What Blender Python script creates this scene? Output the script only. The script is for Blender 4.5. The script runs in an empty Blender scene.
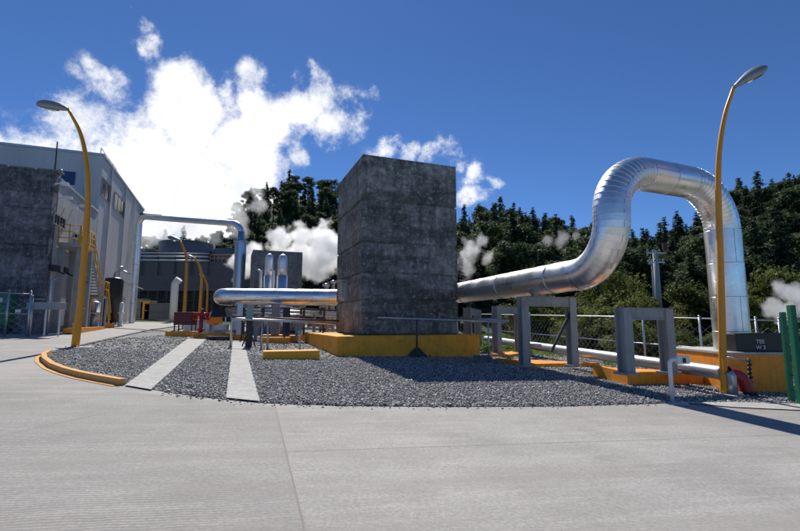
import bpy, math, random
import numpy as np
from mathutils import Vector, Matrix
R = math.radians
rnd = random.Random(7)
SC = bpy.context.scene
COL = SC.collection

# ------------------------------------------------------------------ camera
F = 450.0; CX = 400.0; CY = 265.5; PITCH = math.atan(56.5/450); CAMZ = 1.6
cam_d = bpy.data.cameras.new('camera'); cam = bpy.data.objects.new('camera', cam_d); COL.objects.link(cam)
cam_d.sensor_width = 36; cam_d.lens = F/800*36; cam_d.clip_start = .05; cam_d.clip_end = 4000
cam.location = (0, 0, CAMZ); cam.rotation_euler = (R(90)+PITCH, 0, 0)
SC.camera = cam
cp, sp = math.cos(PITCH), math.sin(PITCH)

def ray(px, py):
    a = (px-CX)/F; b = -(py-CY)/F
    return Vector((a, cp-b*sp, sp+b*cp))
def at(px, py, Y):                      # point seen at a pixel of the photo, Y metres ahead
    r = ray(px, py); return Vector((0, 0, CAMZ)) + r*(Y/r.y)
def plane(x, y):
    return -.04*min(max(x, -45), 40) + .014*min(max(y, -20), 60)
def grd(px, py, dz=0.0):
    r = ray(px, py); t = (CAMZ-dz)/(-.04*r.x+.014*r.y-r.z)
    return Vector((0, 0, CAMZ)) + r*t
def vx(px, Y, z):                       # x so that (x, Y, z) appears at column px
    zc = z-CAMZ
    return (px-CX)/F*(Y*cp+zc*sp)
def zat(py, Y):                         # z so that (0, Y, z) appears at row py
    return at(CX, py, Y).z

AZ = R(21.0)
U = Vector((-math.sin(AZ), math.cos(AZ), 0))      # plant axis running away
V = Vector((math.cos(AZ), math.sin(AZ), 0))       # plant axis running right
RZ = AZ

# hill
def lerp_tab(tab, v):
    if v <= tab[0][0]: return tab[0][1]
    for (a, b), (c, d) in zip(tab, tab[1:]):
        if v <= c: return b+(d-b)*(v-a)/(c-a)
    return tab[-1][1]
TOPS = [(-200, 205), (0, 205), (130, 240), (170, 240), (218, 232), (246, 184), (300, 172), (340, 178), (400, 190), (460, 202), (520, 200), (560, 207), (600, 221), (640, 226), (700, 210), (740, 181), (800, 161), (900, 142), (1200, 142)]
TOE = [(330, 92), (460, 48), (700, 40), (1200, 36)]
def hill(x, y):
    if y < 10: return 0.0
    px = CX+F*x/y
    toe = lerp_tab(TOE, px); rd = toe+62
    if y < toe: return 0.0
    H = (322-lerp_tab(TOPS, px))/F*rd - 8.5
    t = min(1.0, (y-toe)/(rd-toe))
    h = H*(t*.75+.25*t*t*(3-2*t))
    if y > rd: h *= max(0.0, 1-(y-rd)/260)
    return max(h, 0)
def G(x, y):
    return plane(x, y)+hill(x, y)

# ------------------------------------------------------------------ materials
def mat(name):
    m = bpy.data.materials.new(name); m.use_nodes = True
    nt = m.node_tree
    return m, nt, nt.nodes['Principled BSDF']
def N(nt, t, **kw):
    n = nt.nodes.new(t)
    for k, v in kw.items():
        if k.startswith('i_'):
            n.inputs[k[2:].replace('_', ' ')].default_value = v
        else: setattr(n, k, v)
    return n
def L(nt, a, b): nt.links.new(a, b)
def ramp(nt, fac, stops):
    r = N(nt, 'ShaderNodeValToRGB'); el = r.color_ramp.elements
    while len(el) < len(stops): el.new(.5)
    for e, (p, c) in zip(el, stops):
        e.position = p; e.color = (*c, 1) if len(c) == 3 else c
    L(nt, fac, r.inputs[0]); return r.outputs[0]
def mixc(nt, fac, a, b, bt='MIX'):
    m = N(nt, 'ShaderNodeMix', data_type='RGBA', blend_type=bt)
    for s, v in ((m.inputs[0], fac), (m.inputs[6], a), (m.inputs[7], b)):
        if isinstance(v, (int, float)): s.default_value = v
        elif isinstance(v, tuple): s.default_value = (*v, 1)
        else: L(nt, v, s)
    return m.outputs[2]
def noise(nt, vec, scale, detail=5, rough=.55, out=0):
    n = N(nt, 'ShaderNodeTexNoise'); n.inputs['Scale'].default_value = scale
    n.inputs['Detail'].default_value = detail; n.inputs['Roughness'].default_value = rough
    L(nt, vec, n.inputs['Vector']); return n.outputs[out]
def coords(nt, scale=None, kind='Object'):
    t = N(nt, 'ShaderNodeTexCoord'); o = t.outputs[kind]
    if scale:
        m = N(nt, 'ShaderNodeMapping'); m.inputs['Scale'].default_value = scale
        L(nt, o, m.inputs['Vector']); o = m.outputs[0]
    return o
def bump(nt, b, h, strength=.3, dist=.01, normal=None):
    n = N(nt, 'ShaderNodeBump'); n.inputs['Strength'].default_value = strength
    n.inputs['Distance'].default_value = dist; L(nt, h, n.inputs['Height'])
    if normal is not None: L(nt, normal, n.inputs['Normal'])
    if b is not None: L(nt, n.outputs[0], b.inputs['Normal'])
    return n.outputs[0]

def paint(name, col, rough=.5, metal=0.0, wear=.25, wearcol=None, scale=3.0, drip=False):
    m, nt, b = mat(name)
    v = coords(nt); n1 = noise(nt, v, scale, 6, .6)
    v2 = coords(nt, (8, 8, .8)); n2 = noise(nt, v2, 1.2, 4, .6)
    wc = wearcol or tuple(c*.45 for c in col)
    f = ramp(nt, n1, [(.5, (0, 0, 0)), (.72, (1, 1, 1))])
    f2 = ramp(nt, n2, [(.52, (0, 0, 0)), (.75, (1, 1, 1))])
    mm = N(nt, 'ShaderNodeMath', operation='MULTIPLY'); L(nt, f, mm.inputs[0]); mm.inputs[1].default_value = wear
    c = mixc(nt, mm.outputs[0], col, wc)
    m3 = N(nt, 'ShaderNodeMath', operation='MULTIPLY'); L(nt, f2, m3.inputs[0]); m3.inputs[1].default_value = wear*.8
    c = mixc(nt, m3.outputs[0], c, wc)
    L(nt, c, b.inputs['Base Color'])
    b.inputs['Roughness'].default_value = rough; b.inputs['Metallic'].default_value = metal
    n4 = noise(nt, v, 25, 3); bump(nt, b, n4, .15, .004)
    return m

def concrete(name, dark, light, streak=.5, scale=1.0, seam=None, pours=0.0):
    m, nt, b = mat(name); v = coords(nt)
    n1 = noise(nt, v, .9*scale, 7, .65); n2 = noise(nt, v, 7*scale, 6, .7)
    v2 = coords(nt, (1.7, 1.7, .42)); n3 = noise(nt, v2, 1.3, 8, .7)
    c = ramp(nt, n1, [(.3, dark), (.7, light)])
    c = mixc(nt, ramp(nt, n2, [(.35, (0, 0, 0)), (.75, (.65, .65, .65))]), c, tuple(x*.5 for x in dark))
    f = ramp(nt, n3, [(.45, (0, 0, 0)), (.7, (streak,)*3)])
    c = mixc(nt, f, c, tuple(x*.45 for x in dark))
    n5 = noise(nt, v2, 3.0, 6, .7)
    c = mixc(nt, ramp(nt, n5, [(.5, (0, 0, 0)), (.75, (.5*streak,)*3)]), c, tuple(min(1, x*1.7) for x in light))
    n6 = noise(nt, v, 2.4*scale, 8, .75)
    c = mixc(nt, ramp(nt, n6, [(.5, (0, 0, 0)), (.66, (.75*streak,)*3)]), c, tuple(x*.35 for x in dark))
    c = mixc(nt, ramp(nt, n6, [(.36, (.55*streak,)*3), (.46, (0, 0, 0))]), c, tuple(min(1, x*1.35) for x in light))
    if pours:
        nz = noise(nt, coords(nt, (.15, .15, 1.1)), 1.0, 4, .7)
        c = mixc(nt, ramp(nt, nz, [(.42, (pours,)*3), (.52, (0, 0, 0))]), c, tuple(x*.4 for x in dark))
        nb = noise(nt, v, 5.5, 9, .8)
        c = mixc(nt, ramp(nt, nb, [(.54, (0, 0, 0)), (.64, (pours*1.1,)*3)]), c, tuple(min(1, x*1.5) for x in light))
    L(nt, c, b.inputs['Base Color']); b.inputs['Roughness'].default_value = .9
    n4 = noise(nt, v, 14, 8, .7); bump(nt, b, n4, .5, .02)
    return m

M = {}
M['tower'] = concrete('tower_concrete', (.115, .115, .105), (.37, .365, .34), .85, 1.0, None, .6)
M['darkwall'] = concrete('dark_wall_concrete', (.07, .075, .085), (.27, .275, .30), .8, 1.0, None, .5)
M['block'] = concrete('grey_block_concrete', (.14, .145, .15), (.26, .265, .27), .5)
M['render'] = concrete('light_wall_render', (.42, .43, .44), (.52, .53, .54), .18)
M['strip'] = concrete('path_concrete', (.44, .43, .40), (.60, .585, .55), .22, 3)
M['orange'] = paint('orange_paint', (.92, .33, .02), .65, 0, .45, (.22, .085, .02), 2.5)
M['yellow'] = paint('yellow_paint', (.90, .39, .025), .7, 0, .6, (.36, .19, .03), 2.2)
M['curb'] = paint('kerb_paint', (.70, .36, .09), .7, 0, .5, (.45, .25, .1), 4)
M['lamp'] = paint('lamp_pole_paint', (.72, .30, .01), .4, 0, .25, (.35, .15, .02), 3)
M['railyellow'] = paint('rail_yellow_paint', (.65, .33, .03), .5)
M['steelgrey'] = paint('grey_steel_paint', (.33, .345, .335), .6, 0, .5, (.17, .155, .13), 2)
M['steeldark'] = paint('dark_steel', (.04, .045, .055), .6)
M['galv'] = paint('galvanised_steel', (.50, .52, .54), .38, .75, .3, (.3, .28, .26), 4)
M['white'] = paint('white_paint', (.78, .78, .76), .45, 0, .3, (.5, .46, .40), 5)
M['red'] = paint('red_paint', (.38, .02, .02), .35, 0, .3, (.2, .02, .02), 3)
M['darkred'] = paint('dark_red_paint', (.12, .018, .018), .5)
M['green'] = paint('green_paint', (.02, .17, .09), .4, 0, .35, (.015, .10, .06), 3)
M['palegreen'] = paint('pale_green_paint', (.22, .34, .30), .5)
M['black'] = paint('black_paint', (.012, .013, .014), .45, 0, .2, (.03, .03, .03))
M['blue'] = paint('blue_cladding', (.02, .05, .16), .4)
M['bluesteel'] = paint('blue_grey_pipe_cladding', (.42, .50, .60), .3, .75, .2, (.3, .3, .32))
M['lampgrey'] = paint('lamp_head_grey', (.30, .31, .32), .4, .3)
M['ctwall'] = paint('cooling_tower_panel', (.115, .12, .135), .6, 0, .4, (.07, .075, .085), .5)
M['stack'] = paint('fan_stack_panel', (.13, .135, .145), .6, 0, .3, None, .6)

def metal_sheet(name, col, rough=.3):
    m, nt, b = mat(name)
    uv = N(nt, 'ShaderNodeTexCoord').outputs['UV']
    br = N(nt, 'ShaderNodeTexBrick'); L(nt, uv, br.inputs['Vector'])
    br.inputs['Scale'].default_value = 1; br.inputs['Mortar Size'].default_value = .007
    br.inputs['Mortar Smooth'].default_value = .3
    br.inputs['Brick Width'].default_value = 1; br.inputs['Row Height'].default_value = 1; br.offset = .5
    br.inputs['Color1'].default_value = (1, 1, 1, 1); br.inputs['Color2'].default_value = (.93, .93, .93, 1)
    v = coords(nt); n1 = noise(nt, v, 1.6, 5, .6); n2 = noise(nt, v, 9, 5, .65)
    c = mixc(nt, .55, col, br.outputs['Color'], 'MULTIPLY')
    c = mixc(nt, ramp(nt, n2, [(.5, (0, 0, 0)), (.8, (.35, .35, .35))]), c, (.5, .46, .40))
    c = mixc(nt, br.outputs['Fac'], c, (.32, .31, .30))
    L(nt, c, b.inputs['Base Color']); b.inputs['Metallic'].default_value = .95
    rr = ramp(nt, n1, [(.3, (rough*.75,)*3), (.7, (rough*1.5,)*3)])
    L(nt, rr, b.inputs['Roughness'])
    n3 = noise(nt, v, 3.2, 2, .5)
    b1 = bump(nt, None, n3, .13, .03)
    bump(nt, b, br.outputs['Fac'], .6, -.012, b1)
    return m
M['pipe'] = metal_sheet('aluminium_cladding', (.90, .90, .90), .30)
M['chrome'] = metal_sheet('bright_cladding', (.9, .9, .92), .42)

def hall_mat():
    m, nt, b = mat('hall_metal_cladding')
    v = coords(nt)
    w = N(nt, 'ShaderNodeTexWave', wave_type='BANDS', bands_direction='X'); w.inputs['Scale'].default_value = 1.6
    L(nt, v, w.inputs['Vector'])
    w2 = N(nt, 'ShaderNodeTexWave', wave_type='BANDS', bands_direction='Y'); w2.inputs['Scale'].default_value = 1.6
    L(nt, v, w2.inputs['Vector'])
    a = N(nt, 'ShaderNodeMath', operation='ADD'); L(nt, w.outputs['Fac'], a.inputs[0]); L(nt, w2.outputs['Fac'], a.inputs[1])
    n = noise(nt, coords(nt, (1, 1, .15)), .8, 5, .6)
    c = ramp(nt, n, [(.3, (.48, .475, .465)), (.7, (.60, .595, .58))])
    L(nt, c, b.inputs['Base Color']); b.inputs['Roughness'].default_value = .5
    bump(nt, b, a.outputs[0], .35, .03)
    return m
M['hall'] = hall_mat()
def glass(name, col=(.02, .03, .05)):
    m, nt, b = mat(name); b.inputs['Base Color'].default_value = (*col, 1)
    b.inputs['Roughness'].default_value = .08; b.inputs['Specular IOR Level'].default_value = .8
    n = noise(nt, coords(nt), 1.5, 2); bump(nt, b, n, .05, .02)
    return m
M['glass'] = glass('window_glass')

def road_mat(rib=False):
    m, nt, b = mat('road_concrete')
    v = coords(nt)
    mp = N(nt, 'ShaderNodeMapping'); mp.inputs['Rotation'].default_value = (0, 0, R(-12)); L(nt, v, mp.inputs['Vector'])
    n0 = noise(nt, v, .16, 5, .6); n1 = noise(nt, v, .9, 6, .65); n2 = noise(nt, v, 30, 4, .75)
    c = ramp(nt, n0, [(.35, (.335, .315, .29)), (.65, (.53, .505, .465))])
    c = mixc(nt, ramp(nt, n1, [(.45, (0, 0, 0)), (.72, (.75, .75, .75))]), c, (.30, .28, .255))
    sm = N(nt, 'ShaderNodeMapping'); sm.inputs['Scale'].default_value = (.5, 5, 1); L(nt, mp.outputs[0], sm.inputs['Vector'])
    n4 = noise(nt, sm.outputs[0], 1.1, 5, .7)
    c = mixc(nt, ramp(nt, n4, [(.48, (0, 0, 0)), (.75, (.55, .55, .55))]), c, (.60, .56, .515))
    c = mixc(nt, ramp(nt, n2, [(.42, (.4, .4, .4)), (.62, (0, 0, 0))]), c, (.15, .15, .145))
    # tyre dirt
    n6 = noise(nt, sm.outputs[0], .35, 3, .5)
    c = mixc(nt, ramp(nt, n6, [(.5, (0, 0, 0)), (.7, (.5, .5, .5))]), c, (.30, .275, .25))
    w = N(nt, 'ShaderNodeTexWave', wave_type='BANDS', bands_direction='Y'); w.inputs['Scale'].default_value = 7
    w.inputs['Distortion'].default_value = 5; w.inputs['Detail'].default_value = 2; w.inputs['Detail Scale'].default_value = .35
    L(nt, mp.outputs[0], w.inputs['Vector'])
    wm = N(nt, 'ShaderNodeMath', operation='MULTIPLY'); L(nt, w.outputs['Fac'], wm.inputs[0]); L(nt, ramp(nt, n0, [(.38, (.12,)*3), (.56, (1,)*3)]), wm.inputs[1])
    c = mixc(nt, ramp(nt, wm.outputs[0], [(.35 if rib else .45, (0, 0, 0)), (1, (.8,)*3 if rib else (.14,)*3)]), c, (.19, .18, .165))
    if rib: c = mixc(nt, .82, c, c); c = mixc(nt, 1.0, c, (.90, .90, .905), 'MULTIPLY')
    # stains and hairline cracks
    n7 = noise(nt, v, .55, 3, .4); c = mixc(nt, ramp(nt, n7, [(.66, (0, 0, 0)), (.74, (.35, .35, .35))]), c, (.20, .19, .175))
    L(nt, c, b.inputs['Base Color']); b.inputs['Roughness'].default_value = .85
    b1 = bump(nt, None, wm.outputs[0], .5 if rib else .12, .006)
    bump(nt, b, n2, .5, .006, b1)
    return m
M['road'] = road_mat(); M['road_ribbed'] = road_mat(True)
def gravel_mat():
    m, nt, b = mat('gravel'); v = coords(nt)
    vo = N(nt, 'ShaderNodeTexVoronoi'); vo.inputs['Scale'].default_value = 24; L(nt, v, vo.inputs['Vector'])
    vo2 = N(nt, 'ShaderNodeTexVoronoi'); vo2.inputs['Scale'].default_value = 24; L(nt, v, vo2.inputs['Vector'])
    hs = N(nt, 'ShaderNodeSeparateColor'); L(nt, vo.outputs['Color'], hs.inputs[0])
    c = ramp(nt, hs.outputs[0], [(0, (.07, .069, .066)), (.5, (.23, .226, .22)), (.85, (.42, .41, .40)), (1, (.66, .65, .63))])
    n = noise(nt, v, .5, 5, .6)
    c = mixc(nt, ramp(nt, n, [(.4, (0, 0, 0)), (.75, (.4, .4, .4))]), c, (.07, .07, .075))
    L(nt, c, b.inputs['Base Color']); b.inputs['Roughness'].default_value = .8
    bump(nt, b, vo2.outputs['Distance'], 1.0, -.04)
    return m
M['gravel'] = gravel_mat()
def stone_mat():
    m, nt, b = mat('gravel_stone')
    at_ = N(nt, 'ShaderNodeAttribute', attribute_name='tone')
    c = ramp(nt, at_.outputs['Fac'], [(0, (.09, .088, .084)), (.5, (.31, .305, .295)), (.85, (.52, .51, .495)), (1, (.80, .79, .76))])
    n = noise(nt, coords(nt), 40, 4); c = mixc(nt, .5, c, ramp(nt, n, [(.3, (.4,)*3), (.7, (1,)*3)]), 'MULTIPLY')
    L(nt, c, b.inputs['Base Color']); b.inputs['Roughness'].default_value = .7
    return m
M['stone'] = stone_mat()
def ground_mat():
    m, nt, b = mat('ground_soil_and_grass'); v = coords(nt)
    n = noise(nt, v, .25, 6, .65); n2 = noise(nt, v, 5, 5, .7)
    c = ramp(nt, n, [(.3, (.03, .045, .012)), (.5, (.07, .11, .02)), (.7, (.10, .085, .05))])
    c = mixc(nt, ramp(nt, n2, [(.4, (.6,)*3), (.7, (0,)*3)]), c, (.02, .025, .01))
    L(nt, c, b.inputs['Base Color']); b.inputs['Roughness'].default_value = 1
    bump(nt, b, n2, .6, .08)
    return m
M['ground'] = ground_mat()
def leaf_mat(name, dark, light, trans=.35):
    m, nt, b = mat(name); v = coords(nt)
    oi = N(nt, 'ShaderNodeObjectInfo')
    n = noise(nt, v, .7, 3, .6); n2 = noise(nt, v, 6, 2, .6)
    c = ramp(nt, n, [(.3, dark), (.7, light)])
    c = mixc(nt, ramp(nt, n2, [(.4, (.5,)*3), (.65, (0,)*3)]), c, tuple(x*.5 for x in dark))
    hsv = N(nt, 'ShaderNodeHueSaturation'); L(nt, c, hsv.inputs['Color'])
    mr = N(nt, 'ShaderNodeMapRange'); L(nt, oi.outputs['Random'], mr.inputs[0]); mr.inputs[3].default_value = .65; mr.inputs[4].default_value = 1.35
    L(nt, mr.outputs[0], hsv.inputs['Value'])
    mr2 = N(nt, 'ShaderNodeMapRange'); L(nt, oi.outputs['Random'], mr2.inputs[0]); mr2.inputs[3].default_value = .515; mr2.inputs[4].default_value = .48
    L(nt, mr2.outputs[0], hsv.inputs['Hue'])
    L(nt, hsv.outputs[0], b.inputs['Base Color']); b.inputs['Roughness'].default_value = .6
    b.inputs['Specular IOR Level'].default_value = .25
    tr = N(nt, 'ShaderNodeBsdfTranslucent'); L(nt, hsv.outputs[0], tr.inputs[0])
    mx = N(nt, 'ShaderNodeMixShader'); mx.inputs[0].default_value = trans
    L(nt, b.outputs[0], mx.inputs[1]); L(nt, tr.outputs[0], mx.inputs[2])
    L(nt, mx.outputs[0], nt.nodes['Material Output'].inputs['Surface'])
    return m
M['conif'] = leaf_mat('conifer_needles', (.035, .062, .034), (.095, .145, .07), .4)
M['broad'] = leaf_mat('broadleaf_foliage', (.045, .078, .036), (.125, .17, .065), .45)
M['bush'] = leaf_mat('bush_foliage', (.06, .09, .02), (.26, .29, .07), .5)
M['grass'] = leaf_mat('grass_blades', (.10, .18, .03), (.25, .36, .06), .45)
M['bark'] = concrete('bark', (.04, .03, .022), (.11, .085, .065), .5, 4)

# ------------------------------------------------------------------ mesh building
class MB:
    def __init__(s): s.v = []; s.f = []; s.uv = {}; s.sm = []
    def face(s, idx, smooth=False, uv=None):
        if uv: s.uv[len(s.f)] = uv
        s.f.append(idx); s.sm.append(smooth)
    def box(s, c, half, ax=None, ay=None, az=None):
        ax = ax or Vector((1, 0, 0)); ay = ay or Vector((0, 1, 0)); az = az or Vector((0, 0, 1))
        c = Vector(c); n = len(s.v); hx, hy, hz = half
        for i in (-1, 1):
            for j in (-1, 1):
                for k in (-1, 1): s.v.append(c+ax*hx*i+ay*hy*j+az*hz*k)
        for q in ((0, 1, 3, 2), (4, 6, 7, 5), (0, 4, 5, 1), (2, 3, 7, 6), (0, 2, 6, 4), (1, 5, 7, 3)):
            s.face([n+i for i in q])
        return s
    def ubox(s, o, lv, lu, z0, z1):               # box on plant axes: corner o, lv along V, lu along U
        c = Vector((o[0], o[1], 0))+V*lv/2+U*lu/2; c.z = (z0+z1)/2
        return s.box(c, (abs(lv)/2, abs(lu)/2, (z1-z0)/2), V, U)
    def bar(s, a, b, w, h=None):                  # rectangular bar between two points
        a, b = Vector(a), Vector(b); h = h or w; d = (b-a); l = d.length; d.normalize()
        up = Vector((0, 0, 1)) if abs(d.z) < .9 else V
        x = d.cross(up).normalized(); y = x.cross(d).normalized()
        return s.box((a+b)/2, (w/2, h/2, l/2), x, y, d)
    def prism(s, pts, z0, z1, ztop=None):         # pts list of (x,y); z may be callables
        n = len(s.v); k = len(pts)
        f0 = z0 if callable(z0) else (lambda x, y: z0); f1 = z1 if callable(z1) else (lambda x, y: z1)
        for p in pts: s.v.append(Vector((p[0], p[1], f0(p[0], p[1]))))
        for p in pts: s.v.append(Vector((p[0], p[1], f1(p[0], p[1]))))
        s.face([n+i for i in range(k)][::-1]); s.face([n+k+i for i in range(k)])
        for i in range(k): s.face([n+i, n+(i+1) % k, n+k+(i+1) % k, n+k+i])
        return s
    def tube(s, pts, r, seg=12, cap=True, radii=None):
        pts = [Vector(p) for p in pts]; n0 = len(s.v); k = len(pts)
        t = (pts[1]-pts[0]).normalized(); up = Vector((0, 0, 1)) if abs(t.z) < .9 else Vector((1, 0, 0))
        nx = t.cross(up).normalized()
        for i, p in enumerate(pts):
            a = pts[max(i-1, 0)]; b = pts[min(i+1, k-1)]; t = (b-a).normalized()
            nx = (nx-t*nx.dot(t)).normalized(); ny = t.cross(nx)
            rr = radii[i] if radii else r
            for j in range(seg):
                an = 2*math.pi*j/seg; s.v.append(p+nx*math.cos(an)*rr+ny*math.sin(an)*rr)
        for i in range(k-1):
            for j in range(seg):
                a = n0+i*seg+j; b = n0+i*seg+(j+1) % seg
                s.face([a, b, b+seg, a+seg], True, [(j/seg, i), ((j+1)/seg, i), ((j+1)/seg, i+1), (j/seg, i+1)])
        if cap:
            s.face([n0+j for j in range(seg)][::-1]); s.face([n0+(k-1)*seg+j for j in range(seg)])
        return s
    def clad(s, pts, secs, r, seg=40, lip=.012, ends=(True, True), v0=0):
        """tube whose sheet-metal sections overlap: secs = indices where a new section starts"""
        pts = [Vector(p) for p in pts]; k = len(pts); t = (pts[1]-pts[0]).normalized()
        up = Vector((0, 0, 1)) if abs(t.z) < .9 else Vector((1, 0, 0)); nx = t.cross(up).normalized()
        fr = []
        for i, p in enumerate(pts):
            a = pts[max(i-1, 0)]; b = pts[min(i+1, k-1)]; t = (b-a).normalized()
            nx = (nx-t*nx.dot(t)).normalized(); fr.append((p, nx.copy(), t.cross(nx)))
        def ringv(i, rr):
            n = len(s.v); p, a, b = fr[i]
            for j in range(seg):
                an = 2*math.pi*j/seg; s.v.append(p+a*math.cos(an)*rr+b*math.sin(an)*rr)
            return n
        bounds = sorted(set([0]+list(secs)+[k-1])); row = v0
        for q in range(len(bounds)-1):
            i0, i1 = bounds[q], bounds[q+1]; prev = ringv(i0, r+lip); first = prev
            for i in range(i0+1, i1+1):
                u = (i-i0)/(i1-i0); cur = ringv(i, r+lip*(1-u)); ua = (i-1-i0)/(i1-i0)
                for j in range(seg):
                    a = prev+j; b = prev+(j+1) % seg; c = cur+(j+1) % seg; d = cur+j
                    s.face([a, b, c, d], True, [(2*j/seg, row+ua), (2*(j+1)/seg, row+ua), (2*(j+1)/seg, row+u), (2*j/seg, row+u)])
                prev = cur
            nxt = ringv(i1, r+lip); e2 = ringv(i1, r)
            for j in range(seg):
                s.face([e2+j, e2+(j+1) % seg, nxt+(j+1) % seg, nxt+j])
            row += 1
        if ends[0]: n = ringv(0, r+lip); s.face([n+j for j in range(seg)][::-1])
        if ends[1]: n = ringv(k-1, r); s.face([n+j for j in range(seg)])
        return row
    def lathe(s, c, prof, seg=24, axis=None):     # prof: (radius, height)
        c = Vector(c); n0 = len(s.v); k = len(prof)
        for r_, z in prof:
            for j in range(seg):
                an = 2*math.pi*j/seg; s.v.append(c+Vector((math.cos(an)*r_, math.sin(an)*r_, z)))
        for i in range(k-1):
            for j in range(seg):
                a = n0+i*seg+j; b = n0+i*seg+(j+1) % seg
                s.face([a, b, b+seg, a+seg], True, [(2*j/seg, i), (2*(j+1)/seg, i), (2*(j+1)/seg, i+1), (2*j/seg, i+1)])
        s.face([n0+j for j in range(seg)][::-1]); s.face([n0+(k-1)*seg+j for j in range(seg)])
        return s
    def build(s, name, material, parent=None, bevel=0):
        me = bpy.data.meshes.new(name)
        me.from_pydata([tuple(v) for v in s.v], [], s.f)
        me.polygons.foreach_set('use_smooth', s.sm)
        if s.uv:
            ul = me.uv_layers.new(name='UVMap')
            for fi, uvs in s.uv.items():
                ls = me.polygons[fi].loop_start
                for q, w in enumerate(uvs): ul.data[ls+q].uv = w
        me.materials.append(M[material] if isinstance(material, str) else material)
        o = bpy.data.objects.new(name, me); COL.objects.link(o)
        if parent is not None:
            o.parent = parent; o.matrix_parent_inverse = Matrix.Translation(-parent.location)
            if parent.rotation_euler.z: o.matrix_parent_inverse = parent_m(parent).inverted()
        if bevel:
            bv = o.modifiers.new('bevel', 'BEVEL'); bv.width = bevel; bv.segments = 2; bv.limit_method = 'ANGLE'
        return o
def parent_m(p):
    return Matrix.Translation(p.location) @ p.rotation_euler.to_matrix().to_4x4()
def tag(o, label, cat, group=None, kind=None):
    o['label'] = label; o['category'] = cat
    if group: o['group'] = group
    if kind: o['kind'] = kind
    return o
def thing(name, loc, label, cat, group=None):
    o = bpy.data.objects.new(name, None); o.empty_display_size = .3; COL.objects.link(o)
    o.location = loc; return tag(o, label, cat, group)
def struct(o, kind='structure', label=None):
    o['kind'] = kind
    if label: o['label'] = label
    return o
def copy_thing(src, loc, label, rz=0, sc=1.0):
    """copy of a thing built at its own location, moved to loc"""
    r = src.copy(); COL.objects.link(r); r.location = loc; r.rotation_euler = (0, 0, rz); r.scale = (sc,)*3; r['label'] = label
    for ch in list(src.children):
        c = ch.copy(); COL.objects.link(c); c.parent = r
        for g in list(ch.children):
            d = g.copy(); COL.objects.link(d); d.parent = c
    return r
def fillet(pts, rads, step=R(7)):
    """polyline with rounded corners; returns points and for each whether it lies in a bend"""
    pts = [Vector(p) for p in pts]; out = [pts[0]]; bend = [False]
    for i in range(1, len(pts)-1):
        a, b, c = pts[i-1], pts[i], pts[i+1]; r = rads[i-1]
        d1 = (b-a).normalized(); d2 = (c-b).normalized(); ang = d1.angle(d2)
        t = r*math.tan(ang/2); s0 = b-d1*t
        nrm = (d2-d1*d1.dot(d2)).normalized(); ctr = s0+nrm*r; n = max(2, int(round(ang/step)))
        for k in range(n+1):
            th = ang*k/n; out.append(ctr-nrm*r*math.cos(th)+d1*r*math.sin(th)); bend.append(True)
    out.append(pts[-1]); bend.append(False)
    return out, bend
def subdiv(pts, bend, step):
    o = [pts[0]]; secs = []
    for i in range(1, len(pts)):
        if bend[i] and bend[i-1] and (pts[i]-pts[i-1]).length < step*1.3:
            o.append(pts[i]); secs.append(len(o)-1)
        else:
            l = (pts[i]-pts[i-1]).length; n = max(1, int(round(l/step)))
            for k in range(1, n+1):
                o.append(pts[i-1].lerp(pts[i], k/n)); secs.append(len(o)-1)
    return o, secs

# ------------------------------------------------------------------ setting
def ground():
    xs = sorted(set([-600, -450, -350, -280, -220, -170, -140, -120] + list(range(-100, 141, 4)) + [150, 170, 200, 250, 320, 400, 600]))
    ys = sorted(set([-200, -120, -60, -20] + list(range(-16, 190, 4)) + [200, 220, 250, 300, 400, 600, 900]))
    m = MB(); W = len(xs)
    for y in ys:
        for x in xs:
            n = math.sin(x*.31+y*.17)*math.cos(y*.23-x*.11)*.5 if hill(x, y) > 1 else 0
            m.v.append(Vector((x, y, G(x, y)+n-.06)))
    for j in range(len(ys)-1):
        for i in range(W-1):
            a = j*W+i; m.face([a, a+1, a+W+1, a+W], True)
    struct(m.build('ground', 'ground'))
ground()
def sheet(name, pts, material, dz):
    m = MB(); n = len(pts)
    for p in pts: m.v.append(Vector((p[0], p[1], plane(p[0], p[1])+dz)))
    m.face(list(range(n)))
    o = m.build(name, material); me = o.data
    if me.polygons[0].normal.z < 0:
        me.flip_normals()
    return struct(o)
g_ = lambda px, py: grd(px, py)[:2]
road_pts = [(-44.9, -19), (39.9, -19), (39.9, 9.6), g_(800, 398), g_(735, 396), g_(600, 370), g_(300, 340), g_(240, 326), g_(190, 323), g_(150, 322), (-30, 36), (-44.9, 36)]
sheet('concrete_road', road_pts, 'road', 0.0)
sheet('concrete_road', [g_(275, 407), g_(318, 600), (-6, .2), (-16, 3), (-16, 9), g_(60, 396), g_(118, 391), g_(150, 394), g_(200, 400.5)], 'road_ribbed', .003)
# gravel bed outline (counter-clockwise from the kerb end)
curve = [(125, 385), (105, 381.5), (85, 377.5), (68, 373), (55, 368), (47, 362), (46, 357.5), (52, 354), (62, 350.8), (80, 346.5), (100, 341.8), (125, 336), (150, 330.5), (175, 327), (200, 325)]
grav = [g_(*p) for p in curve] + [g_(260, 324), g_(330, 326), (1, 31), (9, 29), (12.5, 18), (13, 10.6)]
low = [g_(800, 404.5), g_(735, 403), g_(665, 403.5), g_(560, 406.5), g_(450, 407), g_(340, 406), g_(260, 403), g_(200, 397), g_(160, 391)]
grav = grav + [(13, low[0][1])] + low
sheet('gravel_bed', grav, 'gravel', .012)
def inpoly(x, y, P):
    c = False; j = len(P)-1
    for i in range(len(P)):
        if (P[i][1] > y) != (P[j][1] > y) and x < (P[j][0]-P[i][0])*(y-P[i][1])/(P[j][1]-P[i][1])+P[i][0]: c = not c
        j = i
    return c
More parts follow.
